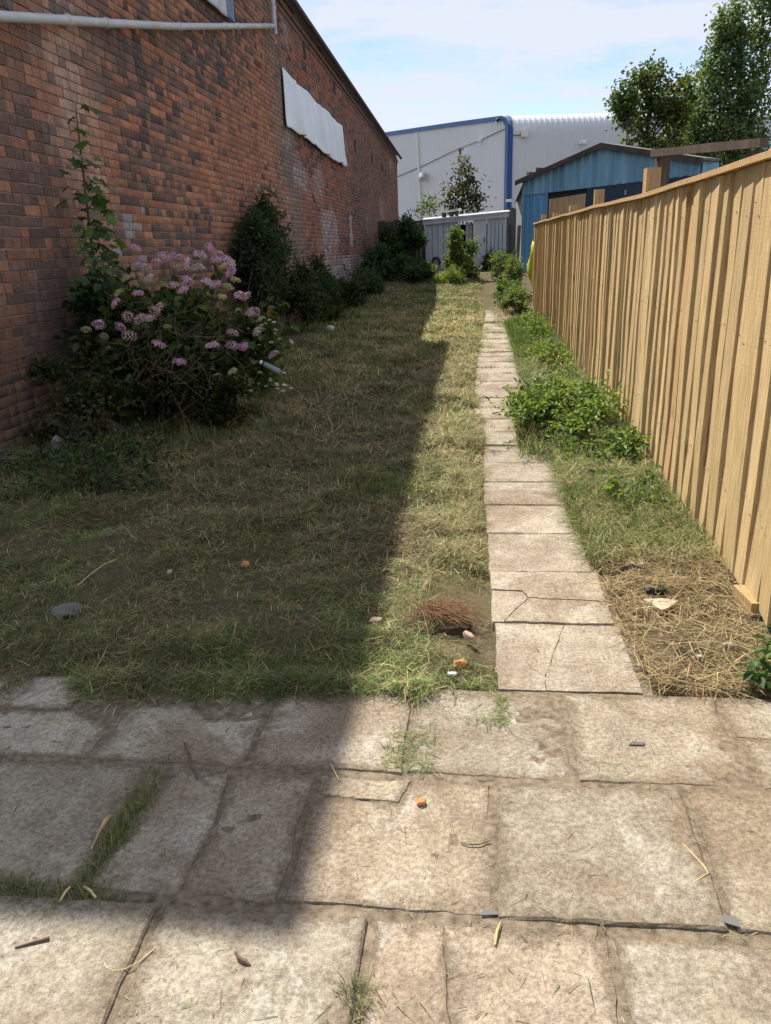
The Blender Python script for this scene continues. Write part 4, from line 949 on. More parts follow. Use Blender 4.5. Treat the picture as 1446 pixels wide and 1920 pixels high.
CREAM = [(440, 280), (355, 300), (600, 340), (630, 628), (80, 645), (225, 760), (200, 690), (970, 965), (1070, 930), (1120, 520), (1000, 420), (1090, 310), (1000, 220), (705, 225), (305, 395), (1265, 575), (1040, 355)]
for lst, kind in ((PINK, 0), (CREAM, 1)):
    for zx, zy in lst:
        px, py = 140 + zx / 3.615, 440 + zy / 3.615
        # walk down the sight line to where it meets the front of the bush mound
        best = 5.75
        for Y in np.arange(5.2, 6.6, .04):
            p = ayp((px, py), Y); q_ = (p - HC) / (HR * 1.04)
            if q_ @ q_ < 1: best = Y; break
        else: best = 6.1
        p = ayp((px, py), best); o = obj('flower_head', random.choice(hm), None, hyd, tuple(p)); wc(o); s_ = (random.uniform(.040, .056) if kind == 0 else random.uniform(.030, .042)); o.scale = (s_, s_, s_)
        o.rotation_euler = (random.gauss(.45, .3), random.gauss(0, .3), random.uniform(0, 6))
        c = random.choice([(.60, .36, .55), (.64, .42, .60), (.54, .33, .50), (.55, .40, .45)]) if kind == 0 else random.choice([(.42, .40, .24), (.36, .37, .18), (.46, .40, .28)]); o.color = (*c, 1)
# white bindweed-like flowers on the right flank
wf = thing('white_flower_plant', 'small white flowers on leafy plant at the right foot of hydrangea', 'plant', (-1.72, 6.1, .0))
P, d = lobes((-1.72, 6.05, .48), (.22, .22, .42), 520, 6, .06); P[:, 2] = np.abs(P[:, 2]); leaf_obj('foliage', P, d + rng.normal(0, .5, P.shape), .07, .045, pal(len(P), G_MID), wf)
for i in range(34):
    p = np.array([-1.66 + random.gauss(0, .11), 5.86 + random.gauss(0, .06), .0]); p[2] = random.choice([random.uniform(.62, .85), random.uniform(.25, .42)]); o = obj('flower', hm[0], None, wf, tuple(p)); wc(o); s_ = random.uniform(.012, .02); o.scale = (s_, s_, s_); o.color = (.72, .74, .72, 1)
bt = thing('plastic_bottle', 'clear pale plastic bottle lying in leaves right of the hydrangea', 'bottle', (-1.58, 5.9, .5))
pb = [Vector((-1.66, 5.80, .50)), Vector((-1.63, 5.80, .485)), Vector((-1.55, 5.80, .44)), Vector((-1.53, 5.80, .43))]
wc(MB().tube(pb, [.019, .023, .023, .020], 10).build('body', m_plain('bottle_plastic', (.19, .24, .26), .2, .1, 8, 0, .6), bt, True)); wc(MB().tube([Vector((-1.672, 5.8, .507)), Vector((-1.69, 5.8, .516))], .016, 8).build('cap', M_WHITE, bt))

shrub('bramble_patch', 'low yellowish green bramble leaves under the left side of hydrangea', 'bramble', (-2.95, 5.6, .0), (-2.9, 5.55, .42), (.62, .38, .34), 1500, .055, .7, G_DARK + [(.10, .11, .025), (.12, .10, .03), (.12, .05, .03)], 10, stems=4, w=[3, 3, 3, 2, 3, 1.5, .6])
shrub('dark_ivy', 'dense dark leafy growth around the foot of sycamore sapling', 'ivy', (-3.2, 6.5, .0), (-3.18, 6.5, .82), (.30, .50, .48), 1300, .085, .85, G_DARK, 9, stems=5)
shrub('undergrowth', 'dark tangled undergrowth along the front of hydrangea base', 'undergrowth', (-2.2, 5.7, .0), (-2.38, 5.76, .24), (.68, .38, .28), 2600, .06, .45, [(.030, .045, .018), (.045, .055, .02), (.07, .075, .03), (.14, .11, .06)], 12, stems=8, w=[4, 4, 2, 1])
shrub('buddleia_shrub', 'tall dark buddleia with narrow leaves against the wall behind hydrangea', 'shrub', (-3.05, 11.4, .0), (-3.12, 11.3, 1.10), (.36, .95, .88), 3400, .13, .28, [(.036, .07, .034), (.05, .09, .042), (.075, .11, .05), (.055, .085, .06)], 26, droop=.5, stems=9)
shrub('buddleia_shrub', 'pointed spire of narrow leaved shrub rising beside the wall junction', 'shrub', (-3.25, 12.2, .0), (-3.22, 12.0, 1.50), (.20, .40, .95), 1700, .12, .28, [(.038, .072, .034), (.06, .10, .045)], 18, droop=.5, stems=4)
shrub('wall_shrub', 'rounded bluish green shrub against wall right of the buddleia', 'shrub', (-2.95, 12.8, 0), (-2.96, 12.8, .66), (.55, .95, .68), 3200, .10, .32, [(.030, .058, .034), (.045, .075, .045), (.07, .10, .05)], 11, droop=.3, stems=6)
shrub('wall_shrub', 'leafy shrub below the whitewashed bricks of the workshop', 'shrub', (-3.1, 15.0, 0), (-3.05, 15.0, .66), (.45, 1.0, .66), 2400, .10, .35, G_DARK + [(.10, .12, .03)], 9, stems=5, w=[3, 3, 2, 2, .6])
shrub('low_weeds', 'low yellow green weeds on lawn edge before the workshop wall', 'weeds', (-2.85, 14.4, .0), (-2.85, 14.4, .22), (.35, .5, .26), 650, .10, .35, [(.08, .10, .025), (.11, .12, .03), (.05, .08, .03)], 6, stems=3)
for yb, hh, lab in ((17.6, .50, 'nearest to the camera'), (20.2, .42, 'below the arched window'), (22.8, .55, 'beyond the arched window')):
    zb = float(ramp_z(yb)); shrub('wall_bramble', f'bramble clump along the far workshop wall, {lab}', 'bramble', (-3.0, yb, zb), (-2.9, yb, zb + hh * .6), (.62, 1.5, hh * 1.15), 2300, .11, .5, G_DARK + [(.07, .10, .05)], 10, stems=5, group='brambles along the workshop wall')
shrub('wall_bramble', 'tall dark bramble mass filling the corner left of the grey shed', 'bramble', (-2.4, 25.4, .55), (-2.38, 25.0, 1.30), (.85, 1.3, 1.1), 5200, .12, .55, G_DARK, 14, stems=6)
shrub('wall_bramble', 'low bramble skirt spilling on to the lawn before the corner brambles', 'bramble', (-2.1, 22.6, .40), (-2.1, 22.6, .62), (1.05, 1.6, .5), 3400, .11, .5, G_DARK + G_MID[:1], 12, stems=4)
shrub('green_bush', 'sunlit green bush standing in front of the grey shed door', 'bush', (-.42, 22.6, .42), (-.42, 22.6, .82), (.66, .5, .66), 5200, .085, .72, G_BRIGHT + G_MID + [(.22, .26, .10)], 24, stems=6)
shrub('green_bush', 'slender upright shoot at the top of the bush before the shed', 'bush', (-.62, 22.4, .42), (-.58, 22.4, 1.40), (.24, .2, .62), 900, .08, .6, G_BRIGHT, 12, stems=3)
shrub('green_bush', 'low pale grass and weed skirt at the foot of the shed bush', 'bush', (-.75, 21.6, .38), (-.70, 21.6, .48), (.6, .5, .22), 1300, .11, .22, G_BRIGHT + [(.22, .22, .09)], 9, stems=2)
shrub('dark_weed', 'dark leafy weed at the right foot of the grey shed', 'weeds', (.45, 25.0, .55), (.48, 24.9, .82), (.30, .25, .30), 500, .10, .6, G_DARK, 6, stems=3)
for (x, y_, h, n, lab) in ((.86, 19.2, 1.05, 3600, 'tallest nettles, standing at the far end of the fence'), (.74, 17.4, .66, 2200, 'grey green nettles beside the yellow bag'), (.82, 15.4, .55, 1600, 'nettles against the last boards of fence'), (.66, 22.3, .75, 1500, 'pale dusty weeds by the far path end')):
    zb = float(ramp_z(y_)); shrub('nettle_patch', lab, 'nettles', (x, y_, zb), (x, y_, zb + h * .5), (.40, .95, h * .6), int(n * 1.5), .062, .5, G_MID + G_BRIGHT[:2] + [(.12, .15, .09), (.16, .18, .10), (.04, .07, .03)], 10, stems=5, group='nettles by the path')
shrub('weed_clump', 'leafy green weed clump spilling from fence over the path edge', 'weeds', (.68, 5.5, 0), (.64, 5.5, .12), (.46, .86, .30), 7200, .050, .48, G_BRIGHT + G_MID + [(.22, .28, .15), (.28, .32, .06)], 40, stems=8, stem_mat=M_GREENSTEM, w=[4, 4, 3, 3, 1.5, 1.5, 1.5, 1, 2, 1.2])
shrub('weed_clump', 'low scatter of broad leaves among hay before the weed clump', 'weeds', (.86, 4.55, 0), (.80, 4.6, .08), (.28, .5, .16), 1400, .045, .5, G_BRIGHT + G_MID, 16, stems=2, stem_mat=M_GREENSTEM)
shrub('weed_clump', 'small dock leaves standing in the grass tuft by the fence', 'weeds', (.80, 3.75, 0), (.80, 3.75, .10), (.18, .25, .13), 150, .05, .45, G_BRIGHT + G_MID, 8, stems=2, stem_mat=M_GREENSTEM)
shrub('weed_clump', 'bright grassy weeds running along fence beyond the leafy clump', 'weeds', (.80, 8.2, 0), (.80, 8.3, .08), (.30, 1.5, .20), 1500, .06, .4, G_BRIGHT + G_MID + HAYG0, 26, stems=3, stem_mat=M_GREENSTEM)
shrub('weed_clump', 'fresh green weeds at fence foot halfway along the path', 'weeds', (.82, 11.6, 0), (.80, 11.6, .10), (.28, 1.9, .24), 1800, .07, .4, G_BRIGHT + G_MID, 26, stems=3, stem_mat=M_GREENSTEM)
shrub('left_weeds', 'dark grass and ivy leaves at the left edge of lawn', 'weeds', (-2.35, 4.1, 0), (-2.5, 4.3, .07), (.85, .85, .14), 1300, .055, .42, G_DARK + G_MID[:1] + [(.14, .12, .07)], 30, stems=2, stem_mat=M_GREENSTEM)
# nettle by the patio corner, leaf by leaf
net = thing('nettle_plant', 'small fresh nettle at the right edge between fence and patio', 'plant', (.90, 2.15, 0))
nm_ = []
for v_ in range(2):
    V, F = leaves(np.zeros((1, 3)), np.array([[1., 0, 0.05]]), np.array([1.]), np.array([.62]), None, .2); me = bpy.data.meshes.new('leaf'); me.from_pydata([tuple(v) for v in V], [], [tuple(f) for f in F]); me.materials.append(M_LEAFO); nm_.append(me)
for (bx, by, h) in ((.90, 2.17, .14), (.95, 2.22, .16), (.86, 2.12, .08), (.92, 2.08, .07), (.98, 2.14, .12)):
    wc(MB().tube([(bx, by, -.02), (bx + .01, by, h)], .003, 5).build('stem', M_GREENSTEM, net))
    for i in range(11):
        z = h * (.25 + .75 * i / 10); az = i * 1.57 + random.gauss(0, .25); o = obj('leaf', random.choice(nm_), None, net, (bx + .01 * z, by, z)); wc(o); s_ = random.uniform(.04, .068) * (1.1 - .4 * i / 10); o.scale = (s_, s_, s_); o.rotation_euler = (random.gauss(0, .3), random.uniform(-.2, .45), az)
        o.color = (*random.choice([(.05, .10, .028), (.075, .14, .035), (.10, .17, .045)]), 1)

# ------------------------------------------------------------------ grass and hay
def grass_obj(name, label, parts, parent=None):
    Vs, Q, T, C = [], [], [], []; o_ = 0
    for (P, az, L, Wd, p0, bend, c) in parts:
        V, q_, t_ = blades(P, az, L, Wd, p0, bend); Vs.append(V); Q.append(q_ + o_); T.append(t_ + o_); C.append(np.repeat(c, 5, 0)); o_ += len(V)
    o = obj(name, np_mesh(name, np.concatenate(Vs), [np.concatenate(Q), np.concatenate(T)], np.concatenate(C)), M_GRASS, parent)
    if label: tag(o, label, 'grass', kind='stuff')
    else: o['kind'] = 'stuff'
    return o
def scatter(n, x0, x1, y0, y1, pw=0.):
    """more points close to the camera: density ~ y**-pw"""
    u = rng.random(n)
    if pw == 1: y = y0 * (y1 / y0) ** u
    else: e = 1 - pw; y = (y0 ** e + u * (y1 ** e - y0 ** e)) ** (1 / e)
    return rng.uniform(x0, x1, n), y
STRAW = [(.42, .34, .19), (.50, .41, .24), (.35, .28, .155), (.28, .22, .13)]
HAYG = [(.24, .24, .115), (.19, .20, .09), (.32, .30, .155), (.15, .165, .075)]
BROWN = [(.14, .105, .065), (.20, .145, .085), (.09, .068, .048)]
GREEN = [(.10, .16, .038), (.135, .20, .05), (.08, .125, .034)]
def lawn_cols(x, y, n):
    a = fbm(x * 1.4, y * .9, 101, 3); b = fbm(x * 3.1 + 9, y * 2.2, 102, 2); c_ = fbm(x * .9 + 4, y * .6, 103, 2)
    shade_mix = sstep(-.1, -.9, x) * sstep(12, 6, y)  # building's shade painted into the blade colours: browner, less straw and hay
    pS = .30 - .14 * shade_mix + 1.1 * sstep(.50, .68, a) + .30 * sstep(7.5, 11, y); pB = .30 + .45 * shade_mix + 1.2 * sstep(.56, .72, b) * sstep(9, 5, y); pG = .20 + 1.2 * sstep(.52, .66, c_); pH = .62 - .22 * shade_mix
    W_ = np.c_[pS, pH, pB, pG]; W_ /= W_.sum(1)[:, None]; r = rng.random(n)[:, None]; k_ = (r > np.cumsum(W_, 1)).sum(1).clip(0, 3)
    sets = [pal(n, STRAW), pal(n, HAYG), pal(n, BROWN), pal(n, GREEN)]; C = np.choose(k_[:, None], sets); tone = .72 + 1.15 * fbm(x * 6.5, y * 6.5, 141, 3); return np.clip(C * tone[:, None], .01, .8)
parts = []
def lawn_mask(x, y):
    edge = 2.03 + .10 * (fbm(x * 5, 0 * x, 7, 2) - .5) - .10 * sstep(-.5, -1.6, x) * vnoise(x * 3, 0 * x, 3) - .02
    pe = path_l(y) + .02 + .07 * (fbm(y * 3.3, 0 * y, 5, 3) - .35); return (y > edge) & (x < pe) & (x > WX + .1) & ~((x > -.20 + .16 * fbm(y * 5, x * 5, 13, 2)) & (y > 2.22) & (y < 2.85) & (rng.random(len(np.atleast_1d(x))) < .88))
nL = 300000
x, y = scatter(nL, -3.4, .14, 1.86, 24, 1.25); m_ = lawn_mask(x, y) & (rng.random(nL) < np.clip(1.15 - .85 * sstep(.48, .62, fbm(x * 3.2, y * 3.2, 77, 3)), .22, 1)); x, y = x[m_], y[m_]; n = len(x)
wsc = np.clip(y / 3.2, .8, 4.5)
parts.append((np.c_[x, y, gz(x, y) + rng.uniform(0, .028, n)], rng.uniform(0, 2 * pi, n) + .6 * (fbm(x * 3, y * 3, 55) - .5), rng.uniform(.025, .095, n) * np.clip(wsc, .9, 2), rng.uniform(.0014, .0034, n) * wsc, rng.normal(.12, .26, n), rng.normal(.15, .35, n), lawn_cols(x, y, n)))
nU = 120000
x, y = scatter(nU, -3.4, .12, 2.0, 23, 1.2); dn = fbm(x * 1.9 + 7, y * 1.9, 66, 3); m_ = lawn_mask(x, y) & (rng.random(nU) < .18 + 1.0 * sstep(.46, .62, dn)); x, y, dn = x[m_], y[m_], dn[m_]; n = len(x); wsc = np.clip(y / 3.2, .8, 4.5)
hg = rng.uniform(.02, .06, n) * (.7 + .9 * sstep(.5, .7, dn)) * (1 + .8 * sstep(-1.6, -2.6, x))
parts.append((np.c_[x, y, gz(x, y) - .004], rng.uniform(0, 2 * pi, n), hg * np.clip(wsc, .9, 1.6), rng.uniform(.0018, .0034, n) * wsc, rng.uniform(.6, 1.45, n), rng.uniform(.2, 1.0, n), mixc(pal(n, GREEN + HAYG[:2]), (.17, .165, .075), rng.random(n) * .35)))
# ragged ridges of raked hay along path and over the patio edge
nR = 22000
y = 2.1 * (12 / 2.1) ** rng.random(nR); x = path_l(y) - np.abs(rng.normal(0, .11, nR)) + .045 * (fbm(y * 4, y * 0, 15) - .3); n = nR; wsc = np.clip(y / 3.2, .8, 3.5); kp = fbm(x * 3, y * 3.5, 91, 2) > .40; kp &= ~((y < 3.0) & (x > -.16))
x, y, wsc = x[kp], y[kp], wsc[kp]; n = len(x)
parts.append((np.c_[x, y, gz(x, y) + rng.uniform(0, .05, n)], rng.uniform(0, 2 * pi, n), rng.uniform(.04, .13, n), rng.uniform(.0016, .003, n) * wsc, rng.normal(.15, .3, n), rng.normal(.3, .4, n), np.where((rng.random(n) < .5)[:, None], pal(n, HAYG), pal(n, STRAW + GREEN[:1]))))
nE = 15000; x = rng.uniform(-2.6, .02, nE); y = 2.03 - np.abs(rng.normal(0, .035, nE)) * (1 + .9 * sstep(-.4, -1.2, x)) + .03; kp = fbm(x * 5, x * 0, 19, 2) + rng.normal(0, .1, nE) > .42; x, y = x[kp], y[kp]; n = len(x)
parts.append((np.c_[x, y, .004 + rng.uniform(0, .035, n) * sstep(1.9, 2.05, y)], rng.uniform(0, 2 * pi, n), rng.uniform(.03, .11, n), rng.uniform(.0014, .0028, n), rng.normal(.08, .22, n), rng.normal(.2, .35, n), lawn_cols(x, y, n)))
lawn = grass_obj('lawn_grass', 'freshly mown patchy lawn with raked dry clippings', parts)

parts = []
def strip_parts(n, y0, y1, cols, Lr, Wr, pr_, br, w=None, x0=.50, hz=.03, up=0., den=None):
    y = rng.uniform(y0, y1, n); x = x0 + .05 * (fbm(y * 4, 0 * y, 29) - .5) + rng.random(n) * (fence_x(y) - .02 - x0)
    if den is not None: kp = rng.random(n) < den(x, y); x, y = x[kp], y[kp]
    n = len(x); s = np.clip(y / 3.2, .8, 3); parts.append((np.c_[x, y, np.maximum(gz(x, y), -.01 + 0 * x) + rng.uniform(0, hz, n)], rng.uniform(0, 2 * pi, n), rng.uniform(*Lr, n), rng.uniform(*Wr, n) * s, rng.uniform(*pr_, n), rng.uniform(*br, n), pal(n, cols, w)))
strip_parts(5200, 2.1, 3.05, STRAW + BROWN + [(.40, .29, .16)], (.03, .16), (.0016, .0042), (-.08, .22), (-.2, .4), x0=.53, den=lambda x, y: .35 + .65 * sstep(.4, .6, fbm(x * 6, y * 6, 44, 2)))
strip_parts(1500, 2.8, 3.15, [(.34, .24, .14), (.24, .17, .10), (.46, .37, .23), (.30, .29, .14)], (.05, .16), (.0016, .003), (-.05, .35), (-.2, .5), x0=.66, hz=.05)
strip_parts(9000, 3.02, 4.05, GREEN + [(.17, .25, .06), (.21, .26, .10)] + HAYG, (.06, .20), (.0026, .005), (.5, 1.5), (.4, 1.5), x0=.49, hz=.01, den=lambda x, y: sstep(2.98, 3.2, y) * (.55 + .45 * sstep(.4, .55, fbm(x * 5, y * 5, 47, 2))))
strip_parts(6000, 3.0, 4.3, HAYG + STRAW, (.05, .17), (.0018, .0032), (-.05, .5), (-.1, .7), x0=.50, hz=.07)
strip_parts(9500, 3.95, 5.0, HAYG + STRAW[:2] + GREEN + [(.17, .25, .06), (.13, .19, .06)], (.05, .18), (.0016, .0032), (-.1, .6), (-.1, .9), x0=.50, hz=.085)
strip_parts(4200, 4.7, 6.6, GREEN + HAYG, (.10, .26), (.002, .0042), (.5, 1.5), (.5, 1.6), x0=.30, hz=.05)
strip_parts(8500, 6.2, 9.6, HAYG + GREEN + [(.17, .25, .06)], (.06, .20), (.0016, .003), (-.1, .8), (0, 1), x0=.47, hz=.10)
strip_parts(8500, 8.8, 13.2, GREEN + [(.13, .20, .045)], (.12, .28), (.002, .0036), (.6, 1.5), (.4, 1.4), x0=.50, hz=.02)
strip_parts(5000, 13, 20, HAYG + STRAW + BROWN, (.06, .2), (.002, .004), (-.1, .5), (0, .8), x0=.35, hz=.05)
grass_obj('verge_grass', 'rough green grass and hay on the strip between path and fence', parts)

# loose clippings on slabs
parts = []
def loose(n, x0, x1, y0, y1, cols, Lr, den=.5, sd_=1, z=.002):
    x = rng.uniform(x0, x1, n); y = rng.uniform(y0, y1, n); kp = fbm(x * 4, y * 4, sd_, 3) + rng.normal(0, .05, n) > den; x, y = x[kp], y[kp]; n = len(x)
    parts.append((np.c_[x, y, np.full(n, z) + rng.uniform(0, .004, n)], rng.uniform(0, 2 * pi, n), rng.uniform(*Lr, n), rng.uniform(.0010, .0022, n), rng.uniform(-.02, .06, n), rng.uniform(-.05, .12, n), pal(n, cols)))
loose(1100, -1.6, 1.2, .8, 2.05, STRAW + HAYG + BROWN, (.008, .04), .50, 201); loose(420, -1.4, 1.1, .85, 2.05, GREEN + HAYG, (.02, .075), .5, 203)
loose(900, .05, .52, 2.1, 6, STRAW + BROWN + HAYG, (.01, .06), .50, 205, .006); loose(900, -.16, .06, 1.98, 2.12, HAYG + GREEN, (.02, .07), .45, 207); loose(700, -.02, .10, 1.87, 2.03, HAYG + GREEN, (.02, .06), .46, 208)
loose(420, -.25, -.1, 1.64, 1.92, HAYG + GREEN, (.02, .06), .5, 209)
# grass grown in the joints
for (cx_, cy_, sx_, sy_, n, up) in ((-.855, 1.42, .020, .085, 1500, 1), (-.87, 1.28, .012, .05, 400, 1), (-1.15, 1.19, .16, .012, 500, 1), (-.95, 1.18, .10, .02, 500, 1), (-.88, 1.18, .08, .012, 250, 0), (-1.10, 1.80, .06, .10, 900, 0), (-.65, 1.66, .05, .02, 240, 0), (-1.05, 1.635, .08, .012, 260, 0), (-.21, 1.0, .02, .02, 120, 1), (.02, 1.03, .035, .06, 220, 0), (.44, 1.19, .10, .012, 260, 0), (-.05, 1.19, .12, .010, 200, 0), (.05, 3.85, .05, .04, 200, 1), (.25, 5.1, .1, .02, 200, 1), (.1, 6.4, .12, .02, 200, 1), (.05, 5.8, .05, .1, 350, 1), (.35, 6.0, .08, .02, 200, 1), (.38, 7.3, .07, .03, 400, 1), (.06, 7.8, .05, .12, 350, 1), (.36, 8.2, .08, .03, 350, 1), (.12, 8.6, .10, .04, 400, 1), (.42, 9.1, .06, .05, 400, 1), (.3, 9.9, .16, .05, 500, 1), (.12, 10.4, .08, .1, 400, 1), (.3, 11.3, .16, .06, 500, 1), (.3, 12.2, .2, .06, 600, 1), (.15, 12.7, .08, .2, 500, 1), (.3, 13.8, .25, .12, 900, 1)):
    x = cx_ + rng.normal(0, sx_, n); y = cy_ + rng.normal(0, sy_, n); s = max(1., cy_ / 3.2)
    parts.append((np.c_[x, y, np.full(n, -.012)], rng.uniform(0, 2 * pi, n), rng.uniform(.02, .06, n), rng.uniform(.0012, .0022, n) * s, rng.uniform(.3, 1.4, n) if up else rng.uniform(0, .4, n), rng.uniform(0, .9, n), pal(n, GREEN + HAYG + (STRAW if not up else []))))
loose(500, -.5, 1.2, .85, 1.6, STRAW + HAYG, (.004, .014), .42, 215); loose(500, -1.3, -.3, .85, 1.15, BROWN + STRAW, (.004, .014), .42, 217)
cl = grass_obj('loose_clippings', 'grass clippings and tufts scattered over the patio and path slabs', parts)

# single tufts in the patio joints
def tuft(name, label, x, y, n, L, cols, spread=.02):
    px = x + rng.normal(0, spread, n); py = y + rng.normal(0, spread, n)
    V, q_, t_ = blades(np.c_[px, py, np.full(n, -.015)], rng.uniform(0, 2 * pi, n), rng.uniform(L * .5, L, n), rng.uniform(.0014, .0026, n), rng.uniform(.5, 1.5, n), rng.uniform(.1, 1.0, n))
    o = obj(name, np_mesh(name, V, [q_, t_], np.repeat(pal(n, cols), 5, 0)), M_GRASS); return tag(o, label, 'grass tuft', 'tufts in the patio joints')
tuft('grass_tuft', 'green grass tuft at the left edge of patio in the second joint', -1.055, 1.195, 90, .055, GREEN)
tuft('grass_tuft', 'wispy dry tuft in the front joint near the photo bottom', -.205, 1.00, 70, .075, HAYG + BROWN)
tuft('grass_tuft', 'short green tuft where pale stalks lie in the sunlit joint', -.84, 1.185, 60, .05, GREEN + HAYG)

# ------------------------------------------------------------------ small things lying about
def chunk(name, label, cat, c, d, mat, seed=1, rot=0., smooth=False, sub=1):
    r2 = random.Random(seed); m2 = bpy.data.meshes.new(name); import bmesh
    bm = bmesh.new(); bmesh.ops.create_icosphere(bm, subdivisions=sub + 1, radius=1)
    for v in bm.verts:
        k_ = 1 + r2.uniform(-.22, .22); v.co = Vector((np.sign(v.co.x) * abs(v.co.x) ** .7 * k_, np.sign(v.co.y) * abs(v.co.y) ** .7 * k_, np.sign(v.co.z) * abs(v.co.z) ** .7 * (1 + r2.uniform(-.15, .15)))); v.co = Vector((v.co.x * d[0], v.co.y * d[1], v.co.z * d[2]))
    bm.to_mesh(m2); bm.free(); o = obj(name, m2, mat, None, c); o.rotation_euler = (0, 0, rot); return tag(o, label, cat)
chunk('stone_chip', 'small orange brick chip on the sunlit middle slab', 'chip', (-.13, 1.53, .008), (.012, .009, .008), M_TERRA, 3, .4)
chunk('stone_chip', 'orange terracotta lump in the hay near the path start', 'chip', (-.045, 2.19, .012), (.024, .016, .014), M_TERRA, 4, .2)
chunk('stone_chip', 'flat pale pink stone beside shadow edge on the lawn', 'stone', (-.36, 2.44, .034), (.022, .018, .010), M_TILE0, 5)
chunk('stone_chip', 'knobbly buff stone beside the torn brown roots', 'stone', (-.02, 2.37, .02), (.013, .028, .011), M_TILE0, 6, .6)
chunk('stone_chip', 'tiny white stone chip in the hay at the patio edge', 'stone', (-.07, 2.13, .010), (.015, .008, .006), M_WHITE, 7)
chunk('stone_chip', 'orange brick crumb in the shaded lawn centre', 'chip', (-1.0, 2.93, .04), (.018, .014, .012), M_TERRA, 8)
chunk('stone_chip', 'white stone chip in the shaded lawn', 'stone', (-1.31, 2.83, .04), (.010, .014, .010), M_PALESTONE, 9)
chunk('concrete_piece', 'grey concrete lump half sunk in the shaded lawn left', 'stone', (-1.62, 2.53, .0), (.06, .045, .022), M_STONE2, 10)
chunk('stone_chip', 'small orange crumb on the front slab near the bottom edge', 'chip', (-.455, .915, .006), (.009, .007, .005), M_TERRA, 12)
chunk('soil_lump', 'black plastic lump lying left in the dry straw bed', 'lump', (.685, 2.76, .02), (.018, .016, .017), M_IRON, 13)
chunk('soil_lump', 'black plastic lump lying right in the dry straw bed', 'lump', (.735, 2.775, .018), (.022, .014, .013), M_IRON, 14)
chunk('white_litter', 'crumpled white paper scrap by the shrubs in far shade', 'litter', (-2.48, 12.9, .06), (.07, .05, .05), M_WHITE, 15)
chunk('stone_chip', 'white pebble in the straw bed near the nettle', 'stone', (.745, 2.28, .012), (.010, .009, .007), M_PALESTONE, 16)
chunk('stone_chip', 'grey pebble in the straw bed beside the fence', 'stone', (.86, 2.36, .012), (.022, .014, .01), M_PALESTONE, 17)
chunk('broken_stone', 'pale upright stone before the mossy slab at left', 'stone', (-2.98, 4.92, .05), (.04, .05, .09), M_STONE2, 18, .3)
chunk('rubble', 'pale rubble lump at the right foot of the grey shed', 'rubble', (.72, 24.2, .68), (.13, .10, .10), M_PALESTONE, 19)
def shard(name, label, cat, poly, z, t, mat, tilt=0.):
    cxy = np.mean(poly, 0); t = min(t, .012) * .5 if 'slate' in name else t; o = MB().prism([(p[0] + random.gauss(0, .003), p[1] + random.gauss(0, .003), z + tilt * (p[0] - poly[0][0])) for p in poly], (0, 0, t)).build(name, mat); return tag(o, label, cat)
M_TILE = m_plain('buff_tile', (.42, .34, .25), .9, .15, 20, .3)
shard('tile_shard', 'triangular buff tile shard in the dry straw bed', 'shard', [(.645, 2.69), (.70, 2.60), (.725, 2.625), (.775, 2.68), (.72, 2.70)], .008, .012, M_TILE)
shard('tile_shard', 'upturned buff stone flake by the grass edge of straw bed', 'shard', [(.635, 2.98), (.70, 2.96), (.715, 3.04), (.66, 3.07)], .012, .02, M_TILE, .25)
shard('slate_flake', 'dark slate flake on the right hand slab of back row', 'flake', [(.43, 1.80), (.465, 1.797), (.47, 1.812), (.44, 1.818)], .004, .004, M_ROOF)
shard('slate_flake', 'dark slate flake in the right joint of middle row', 'flake', [(.505, 1.225), (.535, 1.218), (.54, 1.238), (.51, 1.243)], .004, .004, M_ROOF)
shard('slate_flake', 'small grey flake in the joint below the middle slab', 'flake', [(.02, 1.205), (.05, 1.205), (.05, 1.222), (.022, 1.224)], .002, .004, M_ROOF)
bits = MB().tube([(.61, 2.955, .022), (.655, 2.975, .032), (.70, 2.945, .024), (.745, 2.925, .014)], [.008, .016, .014, .006], 5); tag(bits.build('plastic_strip', M_IRON), 'curled black plastic strip in the straw bed by the path', 'strip')
def stick(name, label, pts, r, mat, cat='stick'): return tag(MB().tube(pts, r, 6).build(name, mat), label, cat)
stick('stick', 'dark straight stick across the shaded slab joint', [(-.825, 1.72, .008), (-.80, 1.68, .010), (-.775, 1.635, .010), (-.735, 1.575, .006)], [.003, .004, .0035, .002], M_OLDWOOD)
stick('stick', 'short pale wood splinter on the grassy joint in shade', [(-.905, 1.42, .010), (-.907, 1.40, .013), (-.905, 1.36, .012), (-.90, 1.31, .008)], [.004, .006, .004, .002], M_PLY)
stick('stick', 'thin dark twig on the front left slab', [(-.93, 1.045, .006), (-.87, 1.07, .008)], [.002, .004], M_OLDWOOD)
stick('straw_stalk', 'long pale straw stalk on the shaded lawn', [(-1.64, 2.66, .05), (-1.615, 2.74, .07), (-1.60, 2.82, .075), (-1.585, 2.92, .06)], .0022, M_STRAW, 'stalk')
stick('straw_stalk', 'bent yellow straw on the right joint of middle row', [(.475, 1.325, .004), (.495, 1.338, .006), (.515, 1.352, .007), (.512, 1.368, .007), (.50, 1.40, .006), (.483, 1.44, .004)], .0016, M_STRAW, 'stalk')
stick('straw_stalk', 'short yellow straw piece in the front joint', [(.045, 1.135, .004), (.050, 1.165, .007), (.058, 1.19, .006)], [.0026, .0034, .0012], M_STRAW, 'stalk')
stick('straw_stalk', 'yellow straw standing at shadow edge on the slab joint', [(-.355, 1.60, .006), (-.385, 1.655, .01)], .0014, M_STRAW, 'stalk')
stick('straw_stalk', 'pale stalk lying among tufts in the left sunlit joint', [(-.86, 1.20, .012), (-.84, 1.19, .014), (-.82, 1.175, .010)], .0028, M_STRAW, 'stalk')
